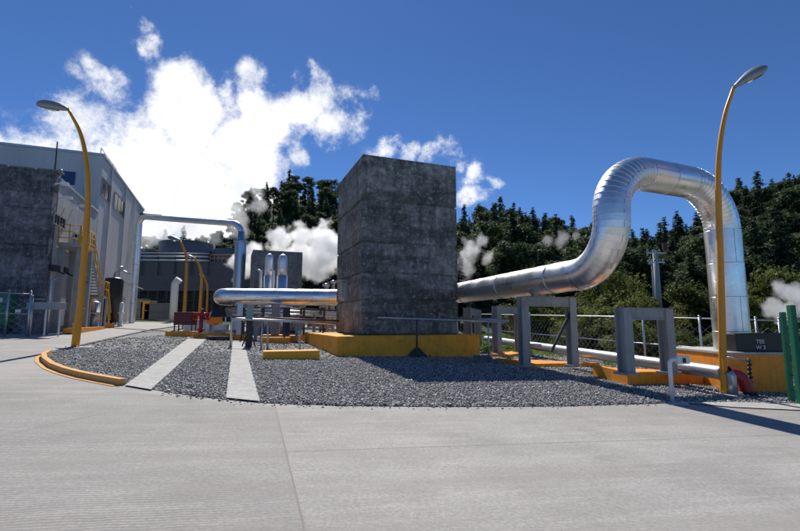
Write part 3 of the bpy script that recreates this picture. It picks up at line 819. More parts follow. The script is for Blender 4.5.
# ------------------------------------------------------------------ lamps
def lamp(px_list, Y, rbase, rtop, head, label, side, hl=.75, group='orange curved street lamps'):
    pts = []
    g = grd(*px_list[0]) if Y is None else at(px_list[0][0], px_list[0][1], Y)
    Y = g.y; g = Vector((g.x, Y, plane(g.x, Y)))
    ctrl = [g] + [at(px, py, Y) for px, py in px_list[1:]]
    # catmull-rom resample
    P4 = [ctrl[0]*2-ctrl[1]]+ctrl+[ctrl[-1]*2-ctrl[-2]]
    for i in range(1, len(P4)-2):
        p0, p1, p2, p3 = P4[i-1:i+3]
        for k in range(8):
            t = k/8; pts.append(.5*((2*p1)+(p2-p0)*t+(2*p0-5*p1+4*p2-p3)*t*t+(3*p1-p0-3*p2+p3)*t**3))
    pts.append(ctrl[-1]); n = len(pts)
    root = thing('street_lamp', tuple(g), label, 'street lamp', group)
    m = MB(); m.tube(pts, 0, 16, radii=[rbase+(rtop-rbase)*i/(n-1) for i in range(n)]); m.build('pole', 'lamp', root)
    m = MB(); m.box((g.x, g.y, g.z+.015), (rbase*2, rbase*2, .015))
    for a in (-1, 1):
        for b in (-1, 1): m.lathe((g.x+a*rbase*1.5, g.y+b*rbase*1.5, g.z+.03), [(.02, 0), (.02, .05), (.008, .06)], 6)
    m.build('base_plate', 'galv', root)
    m = MB(); m.box((g.x, g.y-rbase*.98, g.z+.75), (rbase*.5, .012, .14)); m.build('access_hatch', 'lamp', root)
    m = MB(); m.lathe((g.x, g.y, g.z-.25), [(rbase*4.4, 0), (rbase*4.4, .27), (rbase*4.2, .29)], 20); m.build('footing', 'strip', root)
    e = ctrl[-1]; h = at(head[0], head[1], Y-(.3 if side else 0)); d = (h-e); L_ = d.length; d.normalize()
    x = Vector((0, 1, 0)); x = (x-d*x.dot(d)).normalized(); up = d.cross(x)
    if up.z < 0: up = -up
    ro = Matrix.Rotation(R(32 if d.x > 0 else -32), 3, d); x = ro @ x; up = ro @ up
    # cobra head: lofted shell
    m = MB(); n0 = len(m.v); seg = 16
    prof = [(0, .035, .03, 0), (.12, .06, .05, 0), (.3, .10, .075, .01), (.5, .145, .09, .015), (.72, .165, .09, .01), (.88, .13, .07, 0), (1.0, .05, .03, -.01)]
    s = L_/.85
    for t, w, hh, o in prof:
        for j in range(seg):
            an = 2*math.pi*j/seg; yy = math.sin(an)
            m.v.append(e+d*(t*L_)+x*(math.cos(an)*w*s*1.35)+up*((yy*hh*(1 if yy > 0 else .75)*1.45+o)*s))
    for i in range(len(prof)-1):
        for j in range(seg): a = n0+i*seg+j; b = n0+i*seg+(j+1) % seg; m.face([a, b, b+seg, a+seg], True)
    m.face([n0+j for j in range(seg)][::-1]); m.face([n0+(len(prof)-1)*seg+j for j in range(seg)])
    hd = m.build('lamp_head', 'lampgrey', root)
    m = MB(); n0 = 0
    for t, w in ((.38, .09), (.5, .125), (.7, .14), (.85, .10)):
        for q in (-1, -.5, .5, 1): m.v.append(e+d*(t*L_)+x*(q*w*s*1.3)+up*(-(.075 if abs(q) > .9 else .108)*s))
    for i in range(3):
        for j in range(3): a = i*4+j; m.face([a, a+1, a+5, a+4], True)
    m.build('lens', 'white', root)
    return root
lamp([(75, 348), (80.5, 300), (85.5, 240), (88.2, 195), (86.3, 160), (80, 132), (68.5, 109.5)], None, .13, .055, (38, 103), 'nearest orange lamp post, curving left over the curved kerb, before the grey hall', 0)
lamp([(724.3, 395), (722.5, 350), (720.3, 260), (718.3, 190), (719.5, 150), (725, 115), (734, 87)], None, .095, .045, (766, 66), 'orange lamp post with raised grey head before the silver pipe loop', 1)
lamp([(183.5, 326), (185, 300), (186.5, 270), (185.8, 255), (180.5, 241)], 33, .13, .07, (168, 236.5), 'tallest of three far orange lamps before the cooling tower', 0)
lamp([(199, 326), (200.5, 300), (201.5, 277), (199, 265), (194, 257.5)], 43, .16, .08, (186, 255.5), 'middle one of the three far orange lamps before the cooling tower', 0)
lamp([(206, 325), (207, 305), (207.5, 288), (205.5, 280), (203, 275)], 58, .16, .08, (199, 274), 'smallest and farthest of the three orange lamps before the cooling tower', 0)

# ------------------------------------------------------------------ left buildings
def wall_window(m_frame, m_glass, c, hw, hh, ax, nrm, bars=2):
    c = Vector(c)
    m_glass.box(c+nrm*.015, (hw, .012, hh), ax, nrm)
    for s in (-1, 1):
        m_frame.box(c+ax*s*(hw+.03)+nrm*.03, (.03, .03, hh+.06), ax, nrm); m_frame.box(c+Vector((0, 0, s*(hh+.031)))+nrm*.03, (hw-.001, .03, .03), ax, nrm)
    for k in range(1, bars): m_frame.box(c+ax*(-hw+2*hw*k/bars)+nrm*.035, (.02, .01, hh), ax, nrm)
HC = Vector((vx(89.5, 30, 2), 30, 0)); HZ = at(99, 156, 30).z
def hall():
    root = thing('turbine_hall', (HC.x, HC.y, plane(HC.x, HC.y)), 'large pale grey metal clad hall with a sloping roof on the left', 'building')
    L_, Wd = 16.5, 26
    m = MB(); m.ubox((HC.x, HC.y), -Wd, L_, -1.0, HZ); m.build('wall', 'hall', root)
    # parapet flashing + roof
    m = MB(); o = HC+V*.08-U*.08; m.ubox((o.x, o.y), -Wd-.2, L_+.2, HZ+.002, HZ+.16); m.build('roof', 'galv', root)
    # ribs (downpipes) on side wall, windows high in the side wall
    for t, dz in ((1.1, 0), (3.0, 0), (5.8, -.0), (8.2, 0)):
        c = HC+U*t+V*.0; c.z = at(103, 186, 31).z
    for (pxa, pxb) in ((101.5, 110.5), (114, 123.5)):
        # solve t from px at the height
        def tpx(px, z):
            lo, hi = 0.0, 30.0
            for _ in range(40):
                md = (lo+hi)/2; q = HC+U*md
                if vx(px, q.y, z) > q.x: hi_ = True
                pxq = CX+F*q.x/(q.y*cp+(z-CAMZ)*sp)
                if pxq < px: lo = md
                else: hi = md
            return lo
        z = HZ-2.1; ta, tb = tpx(pxa, z), tpx(pxb, z); hw = (tb-ta)/2; c = HC+U*(ta+tb)/2; c.z = z
        fr, gl = MB(), MB(); wall_window(fr, gl, c, hw, .62, U, V, 3)
        f = fr.build('window', 'steelgrey', root); g = gl.build('pane', 'glass', f); g.parent = f; g.matrix_parent_inverse = Matrix.Translation(-root.location) @ Matrix()
        g.matrix_parent_inverse = Matrix()
    # blue sign panel / blue opening on the front wall above annex
    a = at(63, 172, 29.9); b = at(74, 184, 29.9); m = MB(); c = Vector((a.x-.0, 0, (a.z+b.z)/2))
    # position on the front plane
    def onfront(px, py):
        r = ray(px, py); o = Vector((0, 0, CAMZ)); n = -U; t = (HC-o).dot(n)/r.dot(n); return o+r*t
    p, q = onfront(62, 171), onfront(74.5, 185); c = (p+q)/2
    m.box(c-U*.03, (abs((q-p).dot(V))/2, .03, abs(q.z-p.z)/2), V, U); m.build('blue_panel', 'blue', root)
    m = MB(); p, q = onfront(84.5, 158), onfront(86, 196); m.bar(p-U*.06, q-U*.06, .12); m.build('downpipe', 'galv', root)
    # rooftop rail near the corner
    m = MB()
    for k in range(5):
        p = HC+U*(1+k*1.2)-V*.4; m.tube([(p.x, p.y, HZ+.1), (p.x, p.y, HZ+.9)], .03, 6)
    for z in (.5, .9):
        p, q = HC+U*1-V*.4, HC+U*5.8-V*.4; m.tube([(p.x, p.y, HZ+z), (q.x, q.y, HZ+z)], .03, 6)
    m.build('roof_rail', 'galv', root)
    m = MB()
    for t in (2.5, 7.5, 11.5, 15.0):
        p = HC+U*t+V*.07; m.bar((p.x, p.y, 1.4), (p.x, p.y, HZ-.1), .1)
    m.build('downpipe', 'hall', root)
    # door in the side wall
    m = MB(); p = HC+U*10+V*.04; m.box((p.x, p.y, plane(p.x, p.y)+1.15), (.6, .04, 1.1), U, V); m.build('door', 'steelgrey', root)
    # bracket holding the pipe arch at the far corner
    m = MB(); p = HC+U*L_+V*.0; z = at(133, 214, 44).z
    for dz in (0, -.35): m.bar(p-U*1.6+Vector((0, 0, z+dz)), p-U*1.6+V*1.9+Vector((0, 0, z+dz)), .12)
    m.build('bracket', 'steeldark', root)
hall()
AC = Vector((vx(43, 22, 2.5), 22, 0)); ACz = at(53, 172, 22).z
def annex():
    gz = plane(AC.x, AC.y); L_ = 8.1
    root = thing('annex_building', (AC.x, AC.y, gz), 'pale rendered annex with wall lamps between the dark concrete wall and the hall', 'building')
    m = MB(); o = AC+U*.65; m.ubox((o.x, o.y), -12, L_-.65, gz-.7, ACz-.25); m.build('wall', 'render', root)
    m = MB(); o2 = o+V*.06-U*.0; m.ubox((o2.x, o2.y), -12.1, L_-.65, ACz-.248, ACz-.1); m.build('roof', 'galv', root)
    def side(px, py):
        r = ray(px, py); o_ = Vector((0, 0, CAMZ)); t = (AC-o_).dot(V)/r.dot(V); return o_+r*t
    for (x0, y0, x1, y1) in ((54, 213, 58, 226), (59.5, 216, 63.5, 229)):
        p, q = side(x0, y0), side(x1, y1); c = (p+q)/2
        fr, gl = MB(), MB(); wall_window(fr, gl, c, abs((q-p).dot(U))/2, abs(p.z-q.z)/2*.9, U, V, 2)
        f = fr.build('window', 'steelgrey', root); g = gl.build('pane', 'glass', f); g.matrix_parent_inverse = Matrix()
    # window by the platform
    for (x0, y0, x1, y1) in ((73.5, 233, 76.5, 240), (78, 234.5, 81.5, 241.5), (73.5, 242, 76.5, 248), (78, 243, 81.5, 249)):
        p, q = side(x0, y0), side(x1, y1); c = (p+q)/2; fr, gl = MB(), MB()
        wall_window(fr, gl, c, abs((q-p).dot(U))/2*.9, abs(p.z-q.z)/2*.9, U, V, 1)
        f = fr.build('window', 'steelgrey', root); g = gl.build('pane', 'glass', f); g.matrix_parent_inverse = Matrix()
    for (x, y) in ((59, 198), (65, 208), (55, 184), (74.5, 206)):
        p = side(x, y); m = MB(); m.bar(p, p+V*.35+Vector((0, 0, .1)), .06); m.box(p+V*.42+Vector((0, 0, .05)), (.16, .12, .07), V, U); m.build('wall_lamp', 'white', root)
    for (x, y) in ((51, 268), (60, 270)):
        p = side(x, y); m = MB(); m.box(p+V*.15, (.16, .3, .14), V, U); m.bar(p, p+V*.6-Vector((0, 0, .3)), .08); m.build('bracket', 'black', root)
    # white door low
    p, q = side(54.5, 301), side(62.5, 322); c = (p+q)/2; m = MB(); m.box(c+V*.03, (abs((q-p).dot(U))/2, .03, abs(p.z-q.z)/2+.2), U, V); m.build('door', 'white', root)
    # dark concrete wall in front
    r2 = thing('dark_concrete_wall', (AC.x, AC.y, gz), 'dark stained concrete panel wall at the far left in front of the pale annex', 'concrete wall')
    hgt = ACz-gz+.6; m = MB(); zs = [gz-.6, gz+2.55, gz+2.7, gz+4.35, gz+6.2, ACz+.05]
    for a, b in zip(zs, zs[1:]):
        for k in range(4):
            o3 = AC-V*3.0*k; 
            if b-a < .3: o3 = o3-U*-.05
            m.ubox((o3.x-.012*V.x, o3.y-.012*V.y), -2.976, .6 if b-a > .3 else .5, a+.012, b-.012)
    o4 = AC-V*.04+U*.04; m.ubox((o4.x, o4.y), -11.9, .54, gz-.6, ACz)
    m.build('wall', 'darkwall', r2, .01)
    m = MB(); p = AC-V*.02-U*.05
    for k in range(11): m.box((AC-V*(.3+k*1.1)+Vector((0, 0, ACz+.07+.05*rnd.random()))+U*.3), (.5, .28, .05), V, U)
    m.build('coping', 'block', r2, .01)
    p = AC+U*.3-V*.15; m = MB(); m.tube([(p.x, p.y, ACz), (p.x, p.y, at(53, 140, 22).z)], .035, 8)
    tag(m.build('antenna_mast', 'steeldark'), 'thin dark mast standing on the right end of the dark concrete wall', 'mast')
    m = MB(); m.lathe((p.x+.08, p.y+.3, ACz-.05), [(.03, 0), (.03, .2), (.08, .22), (.1, .34), (.03, .38)], 12); 
    tag(m.build('siren', 'galv'), 'small grey siren horn on the annex roof edge beside the mast', 'siren')
    return side
side = annex()
def stair_tower():
    def sp_(px, py, out):       # point on plane parallel to the annex side, 'out' metres towards the plant
        o_ = Vector((0, 0, CAMZ)); r = ray(px, py); t = (AC+V*out-o_).dot(V)/r.dot(V); return o_+r*t
    a = sp_(64, 245, 1.6); zp = a.z; base = Vector((a.x, a.y, plane(a.x, a.y)))
    root = thing('steel_stair', tuple(base), 'grey steel stair tower with yellow handrails against the pale annex wall', 'stair')
    t0, t1 = 1.15, 3.7; zp = at(64, 243, 22.8).z
    q = lambda t, out, z: AC+U*t+V*out*.62+Vector((0, 0, z))
    m = MB(); c = q((t0+t1)/2, .85, zp); m.box(c, ((t1-t0)/2, .5, .1), U, V); m.build('platform', 'steelgrey', root)
    for t in (t0+.35, t1-.3):
        for out in (.2, 1.5):
            p = q(t, out, 0); z0 = plane(p.x, p.y); m = MB(); m.box((p.x, p.y, (z0+zp-.1)/2), (.12, .12, (zp-.1-z0)/2), U, V); m.build('column', 'steelgrey', root)
    # bracing
    m = MB(); z0 = plane(a.x, a.y); hh = zp-z0
    for k in range(3):
        za, zb = z0+hh*k/3, z0+hh*(k+1)/3
        aa, bb = (t0+.35, t1-.3) if k % 2 else (t1-.3, t0+.35)
        m.bar(q(aa, 1.5, za), q(bb, 1.5, zb-.1), .07)
        m.bar(q(t0+.35, 1.5, zb-.1), q(t1-.3, 1.5, zb-.1), .09)
    m.build('brace', 'steelgrey', root)
    m = MB()
    for k in range(6):
        t = t0+(t1-t0)*k/5; m.tube([q(t, 1.62, zp), q(t, 1.62, zp+1.05)], .03, 6)
    for k in range(3): m.tube([q(t0, .05+.75*k, zp), q(t0, .05+.75*k, zp+1.05)], .03, 6)
    for z in (.35, .7, 1.05):
        m.tube([q(t0, 1.62, zp+z), q(t1, 1.62, zp+z)], .028, 6); m.tube([q(t0, .05, zp+z), q(t0, 1.62, zp+z)], .028, 6)
    m.box(q((t0+t1)/2, 1.65, zp+.09), ((t1-t0)/2, .012, .1), U, V)
    m.build('railing', 'railyellow', root)
    # flight going down to the far right, then lower landing
    A_ = q(t1, 1.0, zp-.05); e = q(t1+2.6, 1.0, 0); ez = plane(e.x, e.y)+2.0; B_ = Vector((e.x, e.y, ez))
    for s in (-.3, .3):
        m = MB(); m.bar(A_+V*s, B_+V*s, .05, .26); m.build('stringer', 'steelgrey', root)
    m = MB()
    for k in range(14): c = A_.lerp(B_, (k+.5)/14); m.box(c, (.13, .29, .02), U, V)
    m.build('treads', 'steeldark', root)
    m = MB()
    for s in (-.34, .34):
        for dz in (.5, 1.0): m.tube([A_+V*s+Vector((0, 0, dz)), B_+V*s+Vector((0, 0, dz))], .03, 6)
        for k in range(5): c = A_.lerp(B_, k/4)+V*s; m.tube([c, c+Vector((0, 0, 1.0))], .025, 6)
    m.build('handrail', 'railyellow', root)
    # lower landing on legs
    C_ = q(t1+3.2, 1.0, ez); m = MB(); m.box(C_, (.6, .5, .07), U, V)
    for s in (-.5, .5):
        for w in (-.44, .44): p = C_+U*s+V*w; m.bar(p, (p.x, p.y, plane(p.x, p.y)), .12)
    m.build('landing', 'steelgrey', root)
    m = MB()
    for s in (-.55, 0, .55): p = C_+U*s+V*.5; m.tube([p, p+Vector((0, 0, 1))], .03, 6)
    for dz in (.5, 1.0): m.tube([C_-U*.55+V*.5+Vector((0, 0, dz)), C_+U*.55+V*.5+Vector((0, 0, dz))], .03, 6)
    D_ = C_+U*2.0; D_.z = plane(D_.x, D_.y)
    m.build('handrail', 'railyellow', root)
    for s in (-.4, .4):
        m = MB(); m.bar(C_+U*.7+V*s, D_+V*s, .05, .2); m.build('stringer', 'railyellow', root)
    m = MB()
    for dz in (.5, 1.0): m.tube([C_+U*.7+V*.43+Vector((0, 0, dz)), D_+V*.43+Vector((0, 0, dz))], .03, 6)
    m.build('handrail', 'railyellow', root)
    # orange footing strip
    c = q((t0+t1)/2+1.2, 1.6, 0); m = MB(); m.box((c.x, c.y, plane(c.x, c.y)+.1), (3.2, .2, .13), U, V)
    tag(m.build('orange_footing', 'orange', bevel=.01), 'long low orange footing along the foot of the steel stair', 'footing')
stair_tower()
def hall_things():
    # black tank
    p = at(111, 321, 33.5); z0 = plane(p.x, p.y); zt = at(111, 277.5, 33.5).z; r_ = 16.5/2/450*33.5
    root = thing('vertical_tank', (p.x, p.y, z0), 'tall black upright tank standing against the hall side wall', 'tank')
    m = MB(); m.lathe((p.x, p.y, z0), [(r_, .25), (r_, zt-z0-.25), (r_*.94, zt-z0-.1), (r_*.6, zt-z0), (.05, zt-z0+.02)], 28); m.build('shell', 'black', root)
    m = MB()
    for k in range(4): a = k*math.pi/2+.6; m.bar((p.x+r_*.8*math.cos(a), p.y+r_*.8*math.sin(a), z0), (p.x+r_*.8*math.cos(a), p.y+r_*.8*math.sin(a), z0+.35), .12)
    m.build('legs', 'steeldark', root)
    m = MB(); m.tube([(p.x, p.y, zt), (p.x, p.y, zt+.4), (p.x+.6, p.y-.1, zt+.55), (p.x+1.3, p.y-.2, zt+.2)], .06, 8); m.lathe((p.x+.5, p.y-.1, zt+.5), [(.05, 0), (.2, .1), (.2, .25), (.05, .35)], 10); m.build('vent_pipe', 'galv', root)
    for px, py0, py1, Y, mt, r0, lb in ((97.5, 322, 296, 31, 'galv', .16, 'grey valve pipe standing between the stair and the black tank'), (120.5, 322, 303, 33, 'white', .14, 'thin white pipe standing right of the black tank'), (94, 322, 302, 30, 'galv', .3, 'small grey drum under the stair landing')):
        a = at(px, py0, Y); z0 = plane(a.x, a.y); zt = at(px, py1, Y).z; m = MB()
        m.lathe((a.x, a.y, z0-.05), [(r0*1.4, 0), (r0*1.4, .12), (r0, .13), (r0, (zt-z0)*.55), (r0*1.5, (zt-z0)*.56), (r0*1.5, (zt-z0)*.62), (r0, (zt-z0)*.63), (r0, (zt-z0)), (r0*.4, (zt-z0)+.1)], 14)
        tag(m.build('valve_pipe', mt), lb, 'pipe')
    for px0, px1, lb in ((84, 92, 'orange floor edging under the stair'), (94, 99, 'short orange edging between stair and tank'), (101, 117, 'orange edging before the black tank')):
        a = at(px0, 321, 30); b = at(px1, 321, 30.8); c = (a+b)/2; m = MB(); m.box((c.x, c.y, plane(c.x, c.y)+.12), ((b.x-a.x)/2, .15, .17)); tag(m.build('orange_edging', 'orange'), lb, 'footing')
    # pipe details on hall wall: thin horizontal pipe
    m = MB(); p, q = HC+U*7+V*.5, HC+U*16+V*.5; z = at(125, 285, 40).z
    m.tube([(p.x, p.y, z-.8), (p.x, p.y, z), (q.x, q.y, z)], .05, 8); 
    for t in (8, 11, 14): c = HC+U*t; m.bar((c.x, c.y, z), (c+V*.5)[:2]+(z,), .05)
    tag(m.build('wall_pipe', 'galv'), 'thin grey pipe bracketed low along the hall side wall', 'pipe')
    p = at(131, 321, 40); m = MB()
    m.lathe((p.x-.9, p.y-.6, plane(p.x, p.y)), [(.35, 0), (.4, .1), (.4, .8), (.3, .95), (.1, 1.0)], 16); tag(m.build('blue_drum', 'blue'), 'small blue drum at the far corner of the hall', 'drum')
hall_things()
# pipe arch
def arch():
    a = at(131.5, 322, 40); zt = at(145, 217, 40).z; b = at(241, 224, 34.5)
    a.z = plane(a.x, a.y); a2 = at(139, 216.5, 40); b2 = Vector((b.x, b.y, zt-.25)); b3 = at(240.5, 224, 34.5)
    root = thing('pipe_arch', tuple(a), 'thin silver pipe arch crossing from the hall corner over to the tall blue grey riser', 'pipe')
    m = MB(); pts, bd = fillet([a, a2, b3, Vector((b3.x+.2, b3.y, b3.z-1.6))], [.8, .9], R(10)); p2, s = subdiv(pts, bd, 1.6)
    m.clad(p2, s, .235, 20, .006); m.build('pipe', 'pipe', root)
    g = at(240, 330, 34.5); zz = plane(g.x, g.y)
    r2 = thing('steam_riser', (g.x, g.y, zz), 'fat blue grey vertical pipe at the right end of the thin pipe arch', 'pipe')
    top = at(241, 243, 34.5); m = MB(); x0 = at(236.5, 322, 34.5).x
    p2 = [Vector((x0, g.y, zz))]; e = Vector((top.x, g.y, top.z))
    p3, s = subdiv([p2[0], e], [False, False], 1.1); m.clad(p3, s, .42, 24, .01); m.build('pipe', 'bluesteel', r2)
    m = MB(); m.lathe((top.x, g.y, top.z), [(.55, 0), (.55, .14), (.3, .3), (.26, .9)], 20); m.build('flange', 'bluesteel', r2)
arch()
# ------------------------------------------------------------------ cooling tower
def cooling():
    Y = 66; a = at(120, 262, Y); b = at(240, 264, Y-2); zt = at(180, 262, Y).z; zm = at(180, 291, Y).z; z0 = plane(a.x, Y)-.5
    root = thing('cooling_tower', (a.x, Y, z0), 'long dark grey cooling tower with an open black base and round fan stacks', 'cooling tower')
    w = b.x-a.x
    m = MB(); m.box(((a.x+b.x)/2, Y+7, (zt+zm)/2), (w/2, 7, (zt-zm)/2)); m.build('wall', 'ctwall', root)
    m = MB(); m.box(((a.x+b.x)/2, Y+7.4, (z0+zm)/2), (w/2-.3, 6.5, (zm-z0)/2)); m.build('basin', 'black', root)
    m = MB()
    for k in range(14): x = a.x+.4+(w-.8)*k/13; m.box((x, Y+.2, (z0+zm)/2), (.13, .13, (zm-z0)/2-.002))
    for z in (.33, .66): m.box(((a.x+b.x)/2, Y+.21, z0+(zm-z0)*z), (w/2-.3, .05, .08))
    m.build('legs', 'steeldark', root)
    m = MB()
    for k in range(11): z = zm+(zt-zm)*(k+.5)/11; m.box(((a.x+b.x)/2, Y-.06, z), (w/2, .05, .07))
    m.build('louvre', 'ctwall', root)
    # fan stacks
    for px, r_ in ((187, 4.3), (232, 3.2), (142, 3.2)):
        c = at(px, 258, Y+7); zt2 = at(px, 244 if px == 187 else 251, Y+7).z; m = MB(); h = zt2-zt
        m.lathe((c.x, Y+7, zt), [(r_*1.03, 0), (r_*.95, h*.4), (r_*.98, h), (r_*.9, h), (r_*.88, .3)], 40); m.build('fan_stack', 'stack', root)
    # top handrail / distribution pipes
    for dz, rr in ((.25, .16), (.85, .12), (1.35, .07)):
        m = MB(); m.tube([(a.x, Y-.3, zt+dz), (a.x+w*.72, Y-.3, zt+dz-.15)], rr, 8); m.build('header_pipe', 'galv', root)
    m = MB()
    for k in range(6): x = a.x+1+(w*.66)*k/5; m.bar((x, Y-.35, zt-2.0), (x, Y-.35, zt+.8), .14)
    m.build('bracket', 'steeldark', root)
    m = MB()
    for k in range(10): x = a.x+w*.72+(w*.28)*k/9; m.tube([(x, Y+.1, zt), (x, Y+.1, zt+1.1)], .05, 5)
    for dz in (.55, 1.1): m.tube([(a.x+w*.72, Y+.1, zt+dz), (b.x, Y+.1, zt+dz)], .05, 5)
    m.build('railing', 'railyellow', root)
    # white vertical pipe
    c = at(173, 318, 46); zt3 = at(173, 279, 46).z; m = MB(); z0 = plane(c.x, c.y); m.tube([(c.x, c.y, z0), (c.x, c.y, zt3-.5), (c.x+.4, c.y, zt3)], .36, 18)
    tag(m.build('vent_pipe', 'white'), 'white upright vent pipe with slanted top before the cooling tower', 'pipe')
    # low tanks and boxes in front
    for px, w_, h_, mt, nm, lb in ((147.5, 1.0, 2.0, 'railyellow', 'yellow_box', 'small yellow cabinet before the cooling tower near the hall'), (160, 3.0, 1.8, 'ctwall', 'grey_container', 'grey container before the cooling tower left of the white vent pipe'), (138, 1.6, 2.2, 'block', 'pump_box', 'grey pump box beside the far hall corner')):
        c = at(px, 322, 52); z0 = plane(c.x, c.y); m = MB(); m.box((c.x, c.y, z0+h_/2), (w_/2, .7, h_/2)); m.box((c.x, c.y, z0+h_+.04), (w_/2+.06, .76, .04)); m.tube([(c.x-w_*.3, c.y-.72, z0+h_*.5), (c.x+w_*.3, c.y-.72, z0+h_*.5)], .05, 6)
        tag(m.build(nm, mt, bevel=.02), lb, 'container')
cooling()
# back concrete silencer with two bright stacks
def back_silencer():
    Y = 33; a = at(251.5, 291, Y); z0 = plane(a.x, Y); zt = at(253, 249.5, Y).z; W_ = at(300, 291, Y).x-a.x
    root = thing('far_concrete_silencer', (a.x, Y, z0), 'smaller grey concrete silencer block behind the two bright vertical stacks', 'concrete tower')
    m = MB(); n = 5
    for k in range(n): m.ubox((a.x, Y), W_/.98, 3.2, z0+(zt-z0)*k/n+.01, z0+(zt-z0)*(k+1)/n-.01)
    o = Vector((a.x, Y, 0))+V*.03+U*.03; m.ubox((o.x, o.y), W_/.98-.06, 3.1, z0, zt-.03); m.build('wall', 'block', root, .01)
    for px, Y2, w, pt, lb in ((268.3, 30.5, 8.5, 253.5, 'left one of two bright silver vertical stacks with rounded tops'), (281.8, 30, 9.5, 254, 'right one of two bright silver vertical stacks with rounded tops')):
        c = at(px, 290, Y2); zz = plane(c.x, c.y); zt2 = at(px, pt, Y2).z; r_ = w/2/450*Y2
        rt = thing('silver_stack', (c.x, c.y, zz), lb, 'chimney', 'bright silver vertical stacks')
        m = MB(); zj = at(px, 276, Y2).z
        m.lathe((c.x, c.y, zz), [(r_*1.08, 0), (r_*1.08, 1), (r_*1.08, zj-zz)], 28); m.build('lower_shell', 'chrome', rt)
        m = MB(); hh = zt2-zj; m.lathe((c.x, c.y, zj+.002), [(r_, 0), (r_, hh*.35), (r_, hh*.7), (r_*.92, hh*.82), (r_*.7, hh*.92), (r_*.35, hh*.98), (.02, hh)], 28); m.build('upper_shell', 'chrome', rt)
        m = MB(); xx = c.x-r_*1.9; m.tube([(xx, c.y, zz), (xx, c.y, zj+.35), (xx-.2, c.y, zj+.4)], .09, 8); m.build('drain_pipe', 'white', rt)
back_silencer()
# clutter right of silver stacks near tower
for px, Y, pt, r_, lb in ((326, 30, 284, .16, 'short pale pipe rising behind the silver pipe left of the tower'), (333, 31, 281, .13, 'thin pale pipe rising behind the silver pipe against the tower edge')):
    c = at(px, 300, Y); m = MB(); m.lathe((c.x, c.y, plane(c.x, c.y)), [(r_, 0), (r_, at(px, pt, Y).z-plane(c.x, c.y)-.2), (r_*1.6, at(px, pt, Y).z-plane(c.x, c.y)-.18), (r_*1.6, at(px, pt, Y).z-plane(c.x, c.y)), (.03, at(px, pt, Y).z-plane(c.x, c.y)+.05)], 14)
    tag(m.build('rising_pipe', 'galv'), lb, 'pipe')
